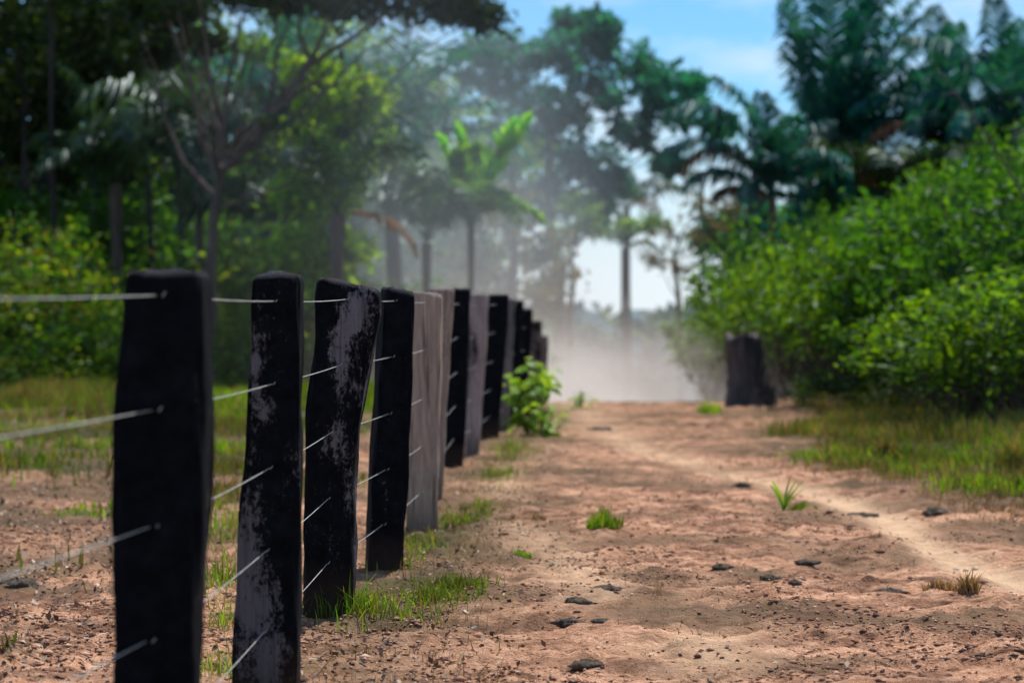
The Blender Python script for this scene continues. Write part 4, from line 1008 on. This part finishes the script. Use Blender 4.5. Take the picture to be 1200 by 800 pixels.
# far wooded band closing the horizon
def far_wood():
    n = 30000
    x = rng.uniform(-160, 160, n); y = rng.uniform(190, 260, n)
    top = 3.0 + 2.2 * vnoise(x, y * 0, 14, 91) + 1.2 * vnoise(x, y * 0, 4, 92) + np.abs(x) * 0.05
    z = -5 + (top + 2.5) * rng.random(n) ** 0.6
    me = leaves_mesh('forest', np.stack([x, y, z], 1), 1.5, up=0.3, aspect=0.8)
    o = link('forest', me, leaf_mat('hazed_leaves', [(0.16, 0.22, 0.24), (0.22, 0.30, 0.32)], 0.3, 0.0)); tag(o, 'far wooded band low on the horizon beyond the dust', 'forest', kind='stuff')  # aerial haze painted into the pale bluish leaf colour
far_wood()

# ------------------------------------------------------------------ drifting dust
def dust():
    x0, x1, y0, y1, z0, z1 = -13.0, 11.0, 33.2, 58.0, -3.2, 11.0
    V = [(x0, y0, z0), (x1, y0, z0), (x1, y1, z0), (x0, y1, z0), (x0, y0, z1), (x1, y0, z1), (x1, y1, z1), (x0, y1, z1)]
    F = np.array([[0, 3, 2, 1], [4, 5, 6, 7], [0, 1, 5, 4], [1, 2, 6, 5], [2, 3, 7, 6], [3, 0, 4, 7]])
    m, nt, out = mat('dust')
    tc = N(nt, 'ShaderNodeTexCoord'); v = tc.outputs['Object']
    sx = N(nt, 'ShaderNodeSeparateXYZ'); nt.links.new(v, sx.inputs[0])
    X, Y, Z = sx.outputs
    nz = noise(nt, v, 0.42, 4, 0.6, (1, 0.6, 1.3))
    def gauss(vx, c, w):
        t = math_(nt, 'DIVIDE', math_(nt, 'SUBTRACT', vx, c), w)
        return math_(nt, 'EXPONENT', math_(nt, 'MULTIPLY', math_(nt, 'MULTIPLY', t, t), -1.0))
    def smooth(vx, a, b):
        mr = N(nt, 'ShaderNodeMapRange'); mr.interpolation_type = 'SMOOTHSTEP'
        nt.links.new(vx, mr.inputs[0]); mr.inputs[1].default_value = a; mr.inputs[2].default_value = b
        return mr.outputs[0]
    edge = math_(nt, 'MULTIPLY', smooth(Y, y0, y0 + 3.0), smooth(Y, y1, y1 - 6))
    edge = math_(nt, 'MULTIPLY', edge, math_(nt, 'MULTIPLY', smooth(X, x0, x0 + 6), smooth(X, x1, x1 - 5.0)))
    edge = math_(nt, 'MULTIPLY', edge, smooth(Z, z1, z1 - 5))
    lowz = smooth(Z, 1.9, -0.5)
    puff = math_(nt, 'MULTIPLY', math_(nt, 'MULTIPLY', gauss(X, 2.6, 3.8), lowz), 0.24)
    puff = math_(nt, 'MULTIPLY', puff, math_(nt, 'MULTIPLY_ADD', nz.outputs[0], 5.0, -1.9, True))
    col_ = math_(nt, 'MULTIPLY', gauss(X, -0.9, 2.3), math_(nt, 'MULTIPLY', smooth(Z, 6.5, 0.0), 0.038))
    haze = math_(nt, 'MULTIPLY', math_(nt, 'MULTIPLY', gauss(X, -1.5, 2.5), smooth(nz.outputs[0], 0.15, 0.75)), 0.020)
    den = math_(nt, 'MULTIPLY', math_(nt, 'ADD', math_(nt, 'ADD', puff, col_), haze), edge)
    vs = N(nt, 'ShaderNodeVolumeScatter', Anisotropy=0.25); vs.inputs['Color'].default_value = (1.0, 0.83, 0.73, 1)
    nt.links.new(mixc(nt, smooth(Z, 0.6, 3.6), (1.0, 0.85, 0.76), (0.80, 0.92, 1.0)), vs.inputs['Color'])
    nt.links.new(den, vs.inputs['Density']); nt.links.new(vs.outputs[0], out.inputs['Volume'])
    m.cycles.volume_step_rate = 1.0
    o = link('dust', mesh_np('dust', V, [F]), m); tag(o, 'pale pinkish dust hanging over the road beyond the crest', 'dust', kind='stuff')
dust()

# ------------------------------------------------------------------ sky + sun
SUN_EL, SUN_AZ = 63.0, 28.0          # azimuth measured from +Y toward +X
w = bpy.data.worlds.new('World'); scene.world = w; w.use_nodes = True
nt = w.node_tree; nt.nodes.clear()
out = nt.nodes.new('ShaderNodeOutputWorld'); bg = nt.nodes.new('ShaderNodeBackground')
sky = nt.nodes.new('ShaderNodeTexSky'); sky.sky_type = 'NISHITA'; sky.sun_disc = False
sky.sun_elevation = R(SUN_EL); sky.sun_rotation = R(SUN_AZ)
sky.air_density = 1.0; sky.dust_density = 0.2; sky.ozone_density = 3.0
tc = nt.nodes.new('ShaderNodeTexCoord')
tint = mixc(nt, 1.0, sky.outputs[0], (0.66, 1.10, 1.40), 'MULTIPLY')
cn = noise(nt, tc.outputs['Generated'], 9, 6, 0.6, (1, 1, 3.0))
cr = ramp(nt, cn.outputs[0], [(0.44, (0, 0, 0)), (0.66, (1, 1, 1))])
sz = nt.nodes.new('ShaderNodeSeparateXYZ'); nt.links.new(tc.outputs['Generated'], sz.inputs[0])
lowm = nt.nodes.new('ShaderNodeMapRange'); lowm.interpolation_type = 'SMOOTHSTEP'
nt.links.new(sz.outputs[2], lowm.inputs[0]); lowm.inputs[1].default_value = 0.11; lowm.inputs[2].default_value = 0.01
lowm.inputs[3].default_value = 0.0; lowm.inputs[4].default_value = 0.85
cf = math_(nt, 'MAXIMUM', math_(nt, 'MULTIPLY', cr.outputs[0], 0.6), lowm.outputs[0])
skyc = mixc(nt, cf, tint, (9.3, 9.8, 10.4))
nt.links.new(skyc, bg.inputs[0]); bg.inputs[1].default_value = 0.10
nt.links.new(bg.outputs[0], out.inputs[0])
sl = bpy.data.lights.new('sun', 'SUN'); sl.energy = 5.0; sl.angle = R(0.5); sl.color = (1.0, 0.95, 0.87)
so = bpy.data.objects.new('sun', sl); COL.objects.link(so)
dv = Vector((math.sin(R(SUN_AZ)) * math.cos(R(SUN_EL)), math.cos(R(SUN_AZ)) * math.cos(R(SUN_EL)), math.sin(R(SUN_EL))))
so.rotation_euler = dv.to_track_quat('Z', 'Y').to_euler(); so.location = (0, 0, 30)

# ------------------------------------------------------------------ camera
cd = bpy.data.cameras.new('camera'); cam = bpy.data.objects.new('camera', cd); COL.objects.link(cam); scene.camera = cam
cd.sensor_width = 36; cd.lens = 85; cd.clip_start = 0.1; cd.clip_end = 3000
cam.location = (0, 0, CAMZ)
cam.rotation_euler = (math.pi / 2 - math.atan(10 / FPX), 0, 0)
cd.dof.use_dof = True; cd.dof.focus_distance = 9.6; cd.dof.aperture_fstop = 2.5; cd.dof.aperture_blades = 0

scene.view_settings.view_transform = 'Standard'; scene.view_settings.look = 'None'
scene.view_settings.exposure = 0; scene.view_settings.gamma = 1
c = scene.cycles
c.use_denoising = True; c.max_bounces = 7; c.diffuse_bounces = 3; c.glossy_bounces = 2; c.transmission_bounces = 4
c.volume_bounces = 2; c.transparent_max_bounces = 8; c.caustics_reflective = False; c.caustics_refractive = False
c.sample_clamp_indirect = 6; c.volume_max_steps = 64
